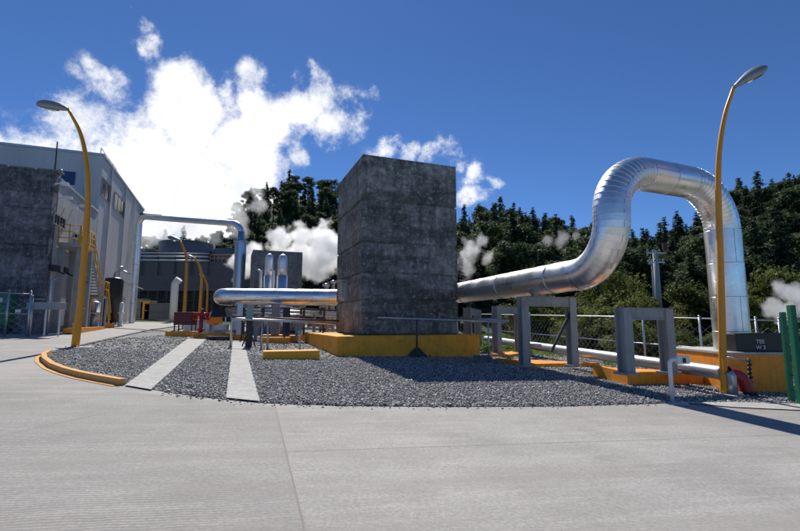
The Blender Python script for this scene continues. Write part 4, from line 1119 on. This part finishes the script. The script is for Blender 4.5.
# ------------------------------------------------------------------ red cabinet, valves, kiosk
def cluster():
    Y = 25; a = at(174, 312, Y); b = at(193, 312, Y); z0 = plane((a.x+b.x)/2, Y); zt = a.z; zb = at(180, 325, Y).z
    root = thing('fire_hose_cabinet', ((a.x+b.x)/2, Y, z0), 'dark red fire cabinet on legs beyond the left concrete path', 'cabinet')
    m = MB(); m.box(((a.x+b.x)/2, Y+.3, (zt+zb)/2), ((b.x-a.x)/2, .3, (zt-zb)/2)); m.build('box', 'darkred', root, .02)
    m = MB(); m.box(((a.x+b.x)/2+.05, Y-.012, (zt+zb)/2), ((b.x-a.x)/2-.1, .01, (zt-zb)/2-.08)); m.build('door', 'darkred', root)
    for x in (a.x+.05, b.x-.05):
        for dy in (.06, .54): m = MB(); m.bar((x, Y+dy, z0), (x, Y+dy, zb-.001), .07); m.build('leg', 'darkred', root)
    # red hydrant manifold
    c = at(201, 326, 24.5); z0 = plane(c.x, c.y)
    root = thing('hydrant_manifold', (c.x, c.y, z0), 'red hydrant manifold with a wide crossbar right of the dark red cabinet', 'hydrant')
    z1 = at(201, 314.5, 24.5).z; m = MB(); m.tube([(c.x, c.y, z0), (c.x, c.y, z1)], .1, 14); m.lathe((c.x, c.y, z0+.35), [(.1, 0), (.2, .02), (.2, .1), (.1, .12)], 14); m.build('riser', 'red', root)
    xa, xb = at(194, 314, 24.5).x, at(209, 314, 24.5).x; m = MB(); m.tube([(xa, c.y, z1), (xb, c.y, z1)], .1, 14)
    for x in (xa+.08, xb-.08): m.lathe((x, c.y, z1-.3), [(.07, 0), (.11, .02), (.11, .1), (.07, .12), (.07, .3)], 12)
    m.build('crossbar', 'red', root)
    m = MB(); m.lathe((c.x, c.y, z1+.1), [(.03, 0), (.03, .15), (.16, .16), (.16, .2), (.03, .21)], 14); m.build('valve_wheel', 'red', root)
    # kiosk with black roof
    c = at(220, 325, 25.5); z0 = plane(c.x, c.y); zr = at(218, 317, 25.5).z; zt = at(218, 309, 25.5).z; hw = at(231.5, 315, 25.5).x-c.x
    root = thing('small_shelter', (c.x, c.y, z0), 'small shelter with a black hipped roof left of the right concrete path', 'shelter')
    m = MB(); n = 0
    for (x, y, z) in ((-hw, -.7, zr), (hw, -.7, zr), (hw, .7, zr), (-hw, .7, zr), (-hw*.5, -.15, zt), (hw*.45, -.15, zt), (hw*.45, .15, zt), (-hw*.5, .15, zt)): m.v.append(Vector((c.x+x, c.y+y, z)))
    for f in ((0, 1, 5, 4), (1, 2, 6, 5), (2, 3, 7, 6), (3, 0, 4, 7), (4, 5, 6, 7), (3, 2, 1, 0)): m.face(list(f))
    m.build('roof', 'black', root)
    m = MB(); m.box((c.x-.1, c.y-.55, zr-.2), (hw*.7, .04, .18)); m.build('fascia', 'orange', root)
    for x in (-hw*.8, hw*.8):
        for y in (-.5, .5): m = MB(); m.bar((c.x+x, c.y+y, z0), (c.x+x, c.y+y, zr-.001), .07); m.build('post', 'galv', root)
    m = MB(); m.box((c.x, c.y+.1, z0+.35), (hw*.55, .35, .35)); m.lathe((c.x-.3, c.y, z0+.7), [(.2, 0), (.2, .2), (.1, .3)], 12); m.build('pump', 'galv', root, .01)
    # pale small boxes in front
    for px, py, w, h, mt, lb in ((189, 331, .55, .7, 'white', 'small white box in front of the dark red cabinet'), (195.5, 332, .6, .8, 'galv', 'small grey valve box right of the white box'), (207, 331, .5, .75, 'galv', 'small grey box under the red hydrant crossbar'), (222, 336, .7, .35, 'strip', 'low pale concrete pad before the small shelter')):
        p = grd(px, py+2); z0 = plane(p.x, p.y); m = MB(); m.box((p.x, p.y, z0+h/2), (w/2, .25, h/2)); m.box((p.x, p.y, z0+h+.03), (w/2+.03, .28, .03))
        tag(m.build('valve_box', mt, bevel=.02), lb, 'box')
    a, b = grd(209, 340), grd(232, 340.5); m = MB(); m.box(((a.x+b.x)/2, a.y, plane(a.x, a.y)+.14), ((b.x-a.x)/2, .35, .05), Vector((1, 0, 0)))
    for s in (-.8, .8): m.box(((a.x+b.x)/2+s*(b.x-a.x)/2, a.y, plane(a.x, a.y)+.04), (.08, .3, .06))
    tag(m.build('drain_cover', 'steeldark'), 'dark steel drain cover between the heads of the two concrete paths', 'drain cover')
cluster()
# ------------------------------------------------------------------ fences
def fence(pts, label, hgt, rails, npost, name='wire_fence', r=.03, mesh=True):
    a0 = Vector(pts[0]); root = thing(name, (a0.x, a0.y, plane(a0.x, a0.y)), label, 'fence')
    P_ = []
    for (a, b) in zip(pts, pts[1:]):
        for k in range(npost): P_.append(Vector(a).lerp(Vector(b), k/npost))
    P_.append(Vector(pts[-1]))
    for p in P_:
        z0 = plane(p.x, p.y); m = MB(); m.tube([(p.x, p.y, z0), (p.x, p.y, z0+hgt+.05)], r, 10); m.lathe((p.x, p.y, z0+hgt+.05), [(r*1.2, 0), (r*1.2, .03), (.005, .06)], 8); m.build('post', 'galv', root)
    for h in rails:
        m = MB(); m.tube([(p.x, p.y-.0, plane(p.x, p.y)+h) for p in P_], .022, 8); m.build('rail', 'galv', root)
    if mesh:      # woven wire, drawn as crossing thin wires
        m = MB(); step = .28
        for a, b in zip(P_, P_[1:]):
            l = (b-a).length; n = max(1, int(l/step))
            for k in range(n):
                for s in (0, 1):
                    p, q = a.lerp(b, k/n), a.lerp(b, (k+1)/n)
                    if s: p, q = q, p
                    for c in range(int(hgt/step)):
                        z = c*step
                        m.bar((p.x, p.y, plane(p.x, p.y)+z), (q.x, q.y, plane(q.x, q.y)+z+step), .0045)
        m.build('wire_mesh', 'galv', root)
fr_pts = [Vector(P(478, 30)), Vector(P(620, 17.5)), Vector(P(735, 13.9)), Vector(P(830, 13.2))]
fence([(v[0], v[1]) for v in fr_pts], 'chain link fence with a thin top rail behind the low pipe on the right', 1.9, (1.9, .95), 4, r=.035)
fl = [Vector((vx(-40, 18.5, 2), 18.5)), Vector((vx(7, 20, 2), 20)), Vector((vx(29, 20.4, 2), 20.4))]
fence([(v[0], v[1]) for v in fl], 'grey chain link fence before the dark concrete wall at far left', 1.95, (1.9, 1.0), 1, r=.045)
fl2 = [Vector((vx(29, 20.45, 2)+.1, 20.45)), Vector((vx(66, 26, 2), 26))]
fence([(v[0], v[1]) for v in fl2], 'low wire fence running from the pale post towards the steel stair', 1.75, (1.7,), 3, r=.04)
p = grd(28, 329); m = MB(); m.box((p.x, p.y, p.z+1.05), (.13, .13, 1.08)); m.box((p.x, p.y, p.z+2.15), (.15, .15, .02))
tag(m.build('fence_corner_post', 'galv', bevel=.01), 'thick pale grey corner post of the fence at far left', 'post')
def left_bits():
    p = at(45, 325, 20.8); z0 = plane(p.x, p.y); root = thing('grey_bench_table', (p.x, p.y, z0), 'grey metal work table beside the pale fence post', 'table')
    zt = at(42, 306, 20.8).z; m = MB(); m.box((p.x, p.y, zt), (.7, .3, .16)); m.build('table_top', 'steelgrey', root, .01)
    for x in (-.65, 0, .65):
        m = MB(); m.bar((p.x+x, p.y, z0), (p.x+x, p.y, zt-.16), .06); m.build('leg', 'galv', root)
    p = at(2, 318, 21.5); z0 = plane(p.x, p.y); m = MB(); zt = at(2, 293, 21.5).z; 
    root = thing('green_switch_cabinet', (p.x, p.y, z0), 'dark green electrical cabinet behind the fence at the left edge', 'cabinet')
    m.box((p.x, p.y, (z0+zt)/2+.2), (.5, .3, (zt-z0)/2-.2)); m.build('box', 'green', root, .02)
    m = MB(); m.box((p.x+.1, p.y-.31, zt-.35), (.1, .008, .1)); m.build('notice_plate', 'white', root)
    m = MB(); m.box((p.x, p.y, z0+.2), (.45, .25, .2)); m.build('stand', 'steeldark', root)
    p = at(18, 311, 20.1); m = MB(); m.box(p, (.12, .01, .07)); tag(m.build('fence_notice', 'white'), 'small pale notice plate hanging on the left fence', 'sign')
    for px0, px1, lb in ((26, 54, 'orange low kerb at the foot of the left fence and dark wall'),):
        a, b = grd(px0, 328.5), grd(px1, 327.5); m = MB(); m.bar(a+Vector((0, 0, .05)), b+Vector((0, 0, .05)), .2, .14); tag(m.build('orange_kerb', 'curb'), lb, 'kerb')
    # dark pipe by corner
    m = MB(); p = AC+V*.35-U*.3; z = plane(p.x, p.y); m.tube([(p.x, p.y, z), (p.x, p.y, z+2.6), (p.x+.1, p.y+.2, z+2.8)], .05, 8); tag(m.build('conduit', 'galv'), 'thin grey conduit rising at the corner of the dark concrete wall', 'pipe')
left_bits()
# utility poles
def pole(px, Y, ptop, pbase, r_, label, arms):
    c = at(px, pbase, Y); z0 = c.z-1.5; zt = at(px, ptop, Y).z
    root = thing('utility_pole', (c.x, c.y, z0), label, 'utility pole', 'utility poles before the forest')
    m = MB(); m.tube([(c.x, c.y, z0), (c.x, c.y, zt)], r_, 14, radii=[r_*1.25, r_]); m.build('pole', 'strip', root)
    for dz, w in arms:
        m = MB(); m.bar((c.x-w/2, c.y-.15, zt-dz), (c.x+w/2, c.y-.15, zt-dz), .11); m.build('crossarm', 'galv', root)
        for k in (-1, -.3, .4, 1):
            m = MB(); m.lathe((c.x+k*w/2*.92, c.y-.15, zt-dz+.05), [(.03, 0), (.07, .05), (.07, .2), (.02, .28)], 8); m.build('insulator', 'steelgrey', root)
    return c, zt
c1, z1 = pole(659.5, 40, 250.5, 312, .22, 'thicker concrete utility pole with crossarm seen between loop legs', [(.25, 1.7), (1.1, 1.3)])
c2, z2 = pole(655.5, 43, 262, 312, .12, 'thinner utility pole just left of the thick concrete one', [(.2, .9)])
m = MB(); m.box((c1.x+.75, c1.y-.2, z1+.35), (.18, .12, .3)); m.tube([(c1.x+.75, c1.y-.2, z1-.2), (c1.x+.8, c1.y-.2, z1+.5)], .05, 6)
tag(m.build('pole_switch', 'darkred'), 'small dark red switch mounted on the right end of the pole crossarm', 'switch')
for k, dz in enumerate((.1, .5)):
    m = MB(); pts = []
    for i in range(25):
        t = i/24; x = c1.x+(34)*t; y = c1.y+4*t; pts.append((x, y, z1-3.1-dz-1.6*4*t*(1-t)+.9*t))
    m.tube(pts, .02, 5); tag(m.build('overhead_wire', 'black'), ('upper' if k == 0 else 'lower')+' black wire running right from the thick utility pole', 'wire')

# ------------------------------------------------------------------ vegetation
def quads_mesh(name, C_, Nn, S_, mt, asp=.55):
    """many small leaf faces: centres, normals, sizes"""
    n = len(C_); g = np.random.default_rng(len(C_))
    Nn = Nn/np.linalg.norm(Nn, axis=1)[:, None]; r_ = g.normal(0, 1, (n, 3)); a = np.cross(Nn, r_); a /= np.linalg.norm(a, axis=1)[:, None]; b = np.cross(Nn, a)
    S_ = S_[:, None]; v = np.stack([C_-a*S_, C_-b*S_*asp, C_+a*S_, C_+b*S_*asp], 1).reshape(-1, 3)
    me = bpy.data.meshes.new(name); me.vertices.add(4*n); me.vertices.foreach_set('co', v.ravel())
    me.loops.add(4*n); me.loops.foreach_set('vertex_index', np.arange(4*n, dtype=np.int32)); me.polygons.add(n); me.polygons.foreach_set('loop_start', np.arange(n, dtype=np.int32)*4)
    me.update(calc_edges=True); me.materials.append(M[mt]); return me
def conifer(seed, h=10.0):
    g = np.random.default_rng(seed); C_, Nn, S_ = [], [], []
    z = 1.4
    while z < h-.15:
        rr = (2.2*(1-z/h)**.75+.12)*g.uniform(.75, 1.1); nb = int(7+5*(1-z/h))
        for k in range(nb):
            a = g.uniform(0, 6.283); l = rr*g.uniform(.6, 1.15); m_ = max(4, int(l*22))
            t = g.random(m_)**.7; x = l*t*math.cos(a); y = l*t*math.sin(a); zz = z+.25*t*l*.3-.35*(t**2)*l
            p = np.stack([x, y, zz], 1)+g.normal(0, .12, (m_, 3))*np.array([1, 1, .6]); C_.append(p)
            Nn.append(np.tile([math.cos(a)*.4, math.sin(a)*.4, 1.0], (m_, 1))+g.normal(0, .45, (m_, 3))); S_.append(g.uniform(.12, .26, m_))
        z += g.uniform(.28, .5)
    return quads_mesh('crown', np.concatenate(C_), np.concatenate(Nn), np.concatenate(S_), 'conif', .4)
def broad(seed, h=9.0, w=2.7, mt='broad', leaf=(.11, .22), nc=26, per=150, z0=.32):
    g = np.random.default_rng(seed); C_, Nn, S_ = [], [], []
    for k in range(nc):
        a = g.uniform(0, 6.283); q = g.random()**.5; zf = g.uniform(z0, .93); env = math.sin(math.pi*min(1, max(.05, (zf-z0+.12)/(1.12-z0))))**.6
        c = np.array([math.cos(a)*w*q*env*.8, math.sin(a)*w*q*env*.8, zf*h]); cr = g.uniform(.28, .45)*w*.85
        d = g.normal(0, 1, (per, 3)); d /= np.linalg.norm(d, axis=1)[:, None]; rad = cr*g.random(per)**.33
        C_.append(c+d*rad[:, None]*np.array([1, 1, .75])); Nn.append(d+g.normal(0, .6, (per, 3))+np.array([0, 0, .5])); S_.append(g.uniform(*leaf, per))
    return quads_mesh('crown', np.concatenate(C_), np.concatenate(Nn), np.concatenate(S_), mt, .6)
def trunk_mesh(h, r_, seed, limbs=6):
    q = random.Random(seed); m = MB(); m.tube([(0, 0, -1.0), (q.uniform(-.1, .1), q.uniform(-.1, .1), h*.4), (q.uniform(-.2, .2), q.uniform(-.2, .2), h)], 0, 7, radii=[r_, r_*.75, r_*.15])
    for k in range(limbs):
        z = h*q.uniform(.3, .8); a = q.uniform(0, 6.28); l = h*.2; m.tube([(0, 0, z), (math.cos(a)*l*.6, math.sin(a)*l*.6, z+l*.4), (math.cos(a)*l, math.sin(a)*l, z+l*.9)], 0, 5, radii=[r_*.35, r_*.2, r_*.06])
    me = bpy.data.meshes.new('trunk'); me.from_pydata([tuple(v) for v in m.v], [], m.f); me.materials.append(M['bark']); return me
CON = [(conifer(100+i), trunk_mesh(9.5, .17, i, 3)) for i in range(4)]
BRO = [(broad(200+i), trunk_mesh(7.0, .2, 50+i)) for i in range(5)]
BUS = [(broad(300+i, 2.6, 1.6, 'bush', (.035, .08), 24, 230, .12), trunk_mesh(1.8, .06, 80+i)) for i in range(4)]
def plant(kind, x, y, s, name, label, cat, group, rz, sz=None):
    cm, tm = kind; r_ = bpy.data.objects.new(name, None); COL.objects.link(r_); r_.empty_display_size = .5; r_.location = (x, y, G(x, y)-.1); r_.rotation_euler = (0, 0, rz); r_.scale = (s, s, sz or s)
    tag(r_, label, cat, group)
    for nm, me in (('trunk', tm), ('crown', cm)):
        o = bpy.data.objects.new(nm, me); COL.objects.link(o); o.parent = r_
    return r_
def forest():
    cells = []; Y = 42.0; q = random.Random(11)
    while Y < 166:
        step = 4.0+(Y-42)*.012; x = -.66*Y
        while x < .98*Y:
            xx = x+q.uniform(-1.7, 1.7); yy = Y+q.uniform(-1.7, 1.7); px = CX+F*xx/yy
            toe = lerp_tab(TOE, px)
            ok = (yy > toe+2 and yy < toe+66)
            vis = (455 < px < 830 and yy < 115) or (135 < px < 345 and yy > 90)
            if 345 <= px <= 455: vis = False
            if ok and vis: cells.append((xx, yy, px))
            x += step
        Y += step*.9
    return cells
cells = forest()
# keep the ones that show largest; always keep the ridge line
rr_ = random.Random(5)
def keepscore(c):
    x, y, px = c; toe = lerp_tab(TOE, px); return (y-toe)
right = [c for c in cells if c[2] > 400]; left = [c for c in cells if c[2] < 400]
rr_.shuffle(right); rr_.shuffle(left)
left = left[:190]
nr = 590-len(left)
right = right[:nr]
print('TREES', len(cells), len(left), len(right))
nC = nB = 0
for x, y, px in right+left:
    con = rr_.random() < (.6 if 440 < px < 720 else .48)
    if con and nC >= 290: con = False
    if (not con) and nB >= 290: con = True
    if con:
        nC += 1; s = rr_.uniform(.62, 1.12)*(1.15 if rr_.random() < .12 else 1)
        plant(rr_.choice(CON), x, y, s*1.05, 'conifer_tree', 'dark narrow conifer among many alike on the wooded hillside', 'conifer', 'conifers on the wooded hillside', rr_.uniform(0, 6.28), s*rr_.uniform(.95, 1.1))
    else:
        nB += 1; s = rr_.uniform(.75, 1.1)
        plant(rr_.choice(BRO), x, y, s*1.15, 'broadleaf_tree', 'dark round crowned tree among many alike on the wooded hillside', 'tree', 'broadleaf trees on the wooded hillside', rr_.uniform(0, 6.28), s)
print('con', nC, 'bro', nB)
def bushes():
    q = random.Random(21); k = 0
    for i in range(85):
        px = q.uniform(500, 810); Y = q.uniform(19, 38)
        if px < 620 and Y < 24: continue
        if px < 565 and Y < 33: continue
        if px < 530 and q.random() < .6: continue
        if px > 600 and Y < 17: continue
        x = vx(px, Y, 1); s = q.uniform(.9, 1.7)*(1.15 if Y > 28 else .7)
        if px > 700 and Y < 22: s *= .7
        if q.random() < .25: s *= .6
        plant(q.choice(BUS), x, Y, s*1.0, 'bush', 'yellow green leafy bush among others behind the chain link fence', 'bush', 'bushes behind the right fence', q.uniform(0, 6.28), s*q.uniform(.7, 1.15)); k += 1
bushes()
def grass():
    g = np.random.default_rng(9); C_, Nn, S_ = [], [], []; n = 42000
    px = g.uniform(462, 820, n); Y = 17+g.random(n)**.8*28; x = (px-CX)/F*Y
    z = np.array([G(a, b) for a, b in zip(x, Y)])
    keep = ~((Y < 21) & (px < 600))
    C_ = np.stack([x, Y, z+g.uniform(0, .16, n)], 1)[keep]; m_ = len(C_)
    me = quads_mesh('grass', C_, np.stack([g.normal(0, 1, m_), g.normal(0, 1, m_), g.normal(0, .25, m_)], 1), g.uniform(.06, .2, m_), 'grass', .15)
    o = bpy.data.objects.new('grass', me); COL.objects.link(o); tag(o, 'bright green grass growing beyond the fence on the right', 'grass', kind='stuff')
grass()

# ------------------------------------------------------------------ steam (volumes)
def steam(name, blobs, label, dens, nscale, aniso=.35, erode=1.0, step=None, grp=None, alb=.98):
    """blobs: (px, py, Y, radius in photo px)."""
    B = []
    for px, py, Y, r_ in blobs:
        p = at(px, py, Y); B.append((p, r_/F*Y))
    ctr = sum((b[0] for b in B), Vector())/len(B)
    mb = bpy.data.metaballs.new('tmp'); mb.resolution = max(.5, min(b[1] for b in B)*.35); mb.threshold = .12
    for p, r_ in B:
        e = mb.elements.new(); e.co = p-ctr; e.radius = r_*1.35; e.stiffness = 2
    ob = bpy.data.objects.new('tmp', mb); COL.objects.link(ob)
    bpy.context.view_layer.update()
    dg = bpy.context.evaluated_depsgraph_get(); me = bpy.data.meshes.new_from_object(ob.evaluated_get(dg)); bpy.data.objects.remove(ob)
    m = bpy.data.materials.new(name+'_volume'); m.use_nodes = True; nt = m.node_tree; nt.nodes.clear()
    out = N(nt, 'ShaderNodeOutputMaterial'); pv = N(nt, 'ShaderNodeVolumePrincipled')
    pv.inputs['Color'].default_value = (alb, alb, alb, 1); pv.inputs['Anisotropy'].default_value = aniso
    tc = N(nt, 'ShaderNodeTexCoord').outputs['Object']
    warp = N(nt, 'ShaderNodeTexNoise'); warp.inputs['Scale'].default_value = nscale*.6; warp.inputs['Detail'].default_value = 1; L(nt, tc, warp.inputs['Vector'])
    sub = N(nt, 'ShaderNodeVectorMath', operation='SUBTRACT'); L(nt, warp.outputs['Color'], sub.inputs[0]); sub.inputs[1].default_value = (.5, .5, .5)
    sc_ = N(nt, 'ShaderNodeVectorMath', operation='SCALE'); L(nt, sub.outputs[0], sc_.inputs[0]); sc_.inputs['Scale'].default_value = 1.1/nscale
    ad = N(nt, 'ShaderNodeVectorMath', operation='ADD'); L(nt, tc, ad.inputs[0]); L(nt, sc_.outputs[0], ad.inputs[1]); wv = ad.outputs[0]
    acc = None
    for p, r_ in B:
        d = N(nt, 'ShaderNodeVectorMath', operation='DISTANCE'); L(nt, wv, d.inputs[0]); d.inputs[1].default_value = p-ctr
        mr = N(nt, 'ShaderNodeMapRange'); L(nt, d.outputs['Value'], mr.inputs[0]); mr.inputs[1].default_value = r_*1.15; mr.inputs[2].default_value = 0; mr.inputs[3].default_value = 0; mr.inputs[4].default_value = 1
        if acc is None: acc = mr.outputs[0]
        else:
            a = N(nt, 'ShaderNodeMath', operation='MAXIMUM'); L(nt, acc, a.inputs[0]); L(nt, mr.outputs[0], a.inputs[1]); acc = a.outputs[0]
    n1 = noise(nt, tc, nscale, 5, .62)
    e = N(nt, 'ShaderNodeMapRange'); L(nt, n1, e.inputs[0]); e.inputs[1].default_value = .25; e.inputs[2].default_value = .75; e.inputs[3].default_value = .62*erode; e.inputs[4].default_value = 0
    s_ = N(nt, 'ShaderNodeMath', operation='SUBTRACT'); L(nt, acc, s_.inputs[0]); L(nt, e.outputs[0], s_.inputs[1])
    k = N(nt, 'ShaderNodeMapRange'); L(nt, s_.outputs[0], k.inputs[0]); k.inputs[1].default_value = 0; k.inputs[2].default_value = .28; k.inputs[3].default_value = 0; k.inputs[4].default_value = dens
    L(nt, k.outputs[0], pv.inputs['Density']); L(nt, pv.outputs[0], out.inputs['Volume'])
    if step: m.cycles.volume_step_rate = step
    me.materials.clear(); me.materials.append(m)
    o = bpy.data.objects.new(name, me); COL.objects.link(o); o.location = ctr
    tag(o, label, 'steam', grp, 'stuff')
    return o
steam('steam_cloud', [(240, 268, 50, 16), (256, 258, 50, 20), (280, 242, 50, 20), (300, 236, 50, 20), (322, 236, 50, 22), (322, 262, 50, 26), (345, 250, 50, 30), (300, 260, 51, 26)],
      'dense white steam cloud billowing behind the two silver stacks left of the tower', 1.5, .55, step=.15, aniso=.5, alb=1.0, erode=1.25)
steam('steam_cloud', [(458, 266, 52, 24), (470, 250, 52, 18), (482, 240, 52, 12), (488, 258, 52, 10)],
      'white steam puff drifting right of the concrete tower before the trees', .55, .7, step=.15, aniso=.5, alb=1.0, erode=1.35)
steam('steam_wisp', [(548, 243, 60, 10), (562, 238, 60, 12), (575, 236, 60, 9)],
      'thin grey steam wisp before the forest left of the pipe loop', .3, .5, step=.2, alb=1.0, erode=1.3)
steam('steam_cloud', [(774, 308, 18, 15), (780, 291, 18, 15), (794, 294, 18, 19), (810, 304, 18, 20), (790, 312, 18, 15)],
      'grey white steam puff rising behind the black tank at right', 1.8, 1.7, step=.2, alb=1.0, erode=1.2)
steam('steam_plume', [(140, 232, 70, 26), (165, 226, 72, 26), (190, 218, 72, 32), (225, 205, 74, 32), (252, 188, 76, 22), (262, 205, 72, 16), (238, 228, 72, 20), (210, 236, 68, 18)],
      'grey white steam plume rising off the cooling tower fan stacks', .2, .30, step=.2, aniso=.5, alb=1.0, erode=1.4)

# ------------------------------------------------------------------ world: sky with clouds
SUN_AZ, SUN_EL = R(-15), R(48)
sd = Vector((math.sin(SUN_AZ)*math.cos(SUN_EL), math.cos(SUN_AZ)*math.cos(SUN_EL), math.sin(SUN_EL)))
w = bpy.data.worlds.new('World'); SC.world = w; w.use_nodes = True; nt = w.node_tree; bg = nt.nodes['Background']
sky = N(nt, 'ShaderNodeTexSky', sky_type='NISHITA'); sky.sun_disc = False; sky.sun_elevation = SUN_EL; sky.sun_rotation = SUN_AZ
sky.altitude = 2800; sky.air_density = 1.0; sky.dust_density = .25; sky.ozone_density = 3.0
def clouds():
    tc = N(nt, 'ShaderNodeTexCoord').outputs['Generated']
    nz = N(nt, 'ShaderNodeTexNoise'); nz.inputs['Scale'].default_value = 6; nz.inputs['Detail'].default_value = 7; L(nt, tc, nz.inputs['Vector'])
    sub = N(nt, 'ShaderNodeVectorMath', operation='SUBTRACT'); L(nt, nz.outputs['Color'], sub.inputs[0]); sub.inputs[1].default_value = (.5, .5, .5)
    sc_ = N(nt, 'ShaderNodeVectorMath', operation='SCALE'); L(nt, sub.outputs[0], sc_.inputs[0]); sc_.inputs['Scale'].default_value = .20
    ad = N(nt, 'ShaderNodeVectorMath', operation='ADD'); L(nt, tc, ad.inputs[0]); L(nt, sc_.outputs[0], ad.inputs[1])
    blobs = [(30, 190, 75, 1), (-20, 165, 55, 1), (140, 170, 70, 1), (190, 190, 90, 1), (180, 125, 50, 1), (170, 85, 32, .9), (142, 40, 22, .75), (132, 20, 14, .6), (95, 95, 32, .8), (80, 75, 20, .6), (100, 135, 45, .9), (60, 145, 40, .85),
             (240, 140, 50, 1), (270, 115, 40, 1), (262, 90, 30, .85), (300, 110, 38, .95), (330, 95, 32, .9), (345, 125, 30, .85), (318, 75, 20, .7), (365, 98, 16, .6), (250, 185, 60, 1), (215, 230, 60, 1), (130, 230, 60, 1), (300, 150, 26, .8), (285, 250, 60, 1), (5, 140, 38, .8),
             (385, 155, 22, .8), (412, 158, 22, .8), (440, 158, 18, .75), (465, 172, 18, .7), (485, 180, 16, .7), (470, 195, 18, .7), (460, 260, 40, .9)]
    acc = None
    for px, py, r_, s in blobs:
        if s >= 1: s = 1.35
        d = ray(px, py).normalized(); dn = N(nt, 'ShaderNodeVectorMath', operation='DISTANCE'); L(nt, ad.outputs[0], dn.inputs[0]); dn.inputs[1].default_value = d
        ra = r_/F*(d.y if d.y > .5 else .5)
        mr = N(nt, 'ShaderNodeMapRange', interpolation_type='SMOOTHSTEP'); L(nt, dn.outputs['Value'], mr.inputs[0]); mr.inputs[1].default_value = ra*1.4; mr.inputs[2].default_value = ra*.1; mr.inputs[3].default_value = 0; mr.inputs[4].default_value = s
        if acc is None: acc = mr.outputs[0]
        else:
            a = N(nt, 'ShaderNodeMath', operation='SMOOTH_MAX'); a.inputs[2].default_value = .15; L(nt, acc, a.inputs[0]); L(nt, mr.outputs[0], a.inputs[1]); acc = a.outputs[0]
    n1 = noise(nt, tc, 10, 12, .72)
    e = N(nt, 'ShaderNodeMapRange'); L(nt, n1, e.inputs[0]); e.inputs[1].default_value = .30; e.inputs[2].default_value = .70; e.inputs[3].default_value = 1.05; e.inputs[4].default_value = 0
    e.clamp = False
    s_ = N(nt, 'ShaderNodeMath', operation='SUBTRACT'); L(nt, acc, s_.inputs[0]); L(nt, e.outputs[0], s_.inputs[1])
    k = N(nt, 'ShaderNodeMapRange', interpolation_type='SMOOTHSTEP'); L(nt, s_.outputs[0], k.inputs[0]); k.inputs[1].default_value = -.28; k.inputs[2].default_value = .50; k.inputs[3].default_value = 0; k.inputs[4].default_value = 1
    gt = N(nt, 'ShaderNodeMapRange'); L(nt, acc, gt.inputs[0]); gt.inputs[1].default_value = .12; gt.inputs[2].default_value = .45
    gm = N(nt, 'ShaderNodeMath', operation='MULTIPLY'); L(nt, k.outputs[0], gm.inputs[0]); L(nt, gt.outputs[0], gm.inputs[1]); k = gm
    n2 = noise(nt, tc, 14, 6, .6)
    col = ramp(nt, n2, [(.25, (8.6, 9.0, 9.8)), (.6, (12.2, 12.2, 12.2))])
    return k.outputs[0], col
fac, ccol = clouds()
STR = .08
tint = N(nt, 'ShaderNodeMix', data_type='RGBA', blend_type='MULTIPLY'); tint.inputs[0].default_value = 1; L(nt, sky.outputs[0], tint.inputs[6]); tint.inputs[7].default_value = (.55, .81, 1.12, 1)
mx = mixc(nt, fac, tint.outputs[2], ccol)
L(nt, mx, bg.inputs['Color']); bg.inputs['Strength'].default_value = STR
sl = bpy.data.lights.new('sun', 'SUN'); so = bpy.data.objects.new('sun', sl); COL.objects.link(so); sl.energy = 4.2; sl.angle = R(.5); sl.color = (1, .955, .88)
so.rotation_euler = (-sd).to_track_quat('-Z', 'Y').to_euler(); so.location = (0, 0, 30)

SC.view_settings.view_transform = 'Standard'; SC.view_settings.look = 'None'; SC.view_settings.exposure = .25; SC.view_settings.gamma = 1
SC.render.engine = 'CYCLES'
SC.cycles.use_denoising = True; SC.cycles.max_bounces = 12; SC.cycles.volume_bounces = 10; SC.cycles.transparent_max_bounces = 16
SC.cycles.use_adaptive_sampling = True; SC.cycles.adaptive_threshold = .02
SC.cycles.volume_max_steps = 256
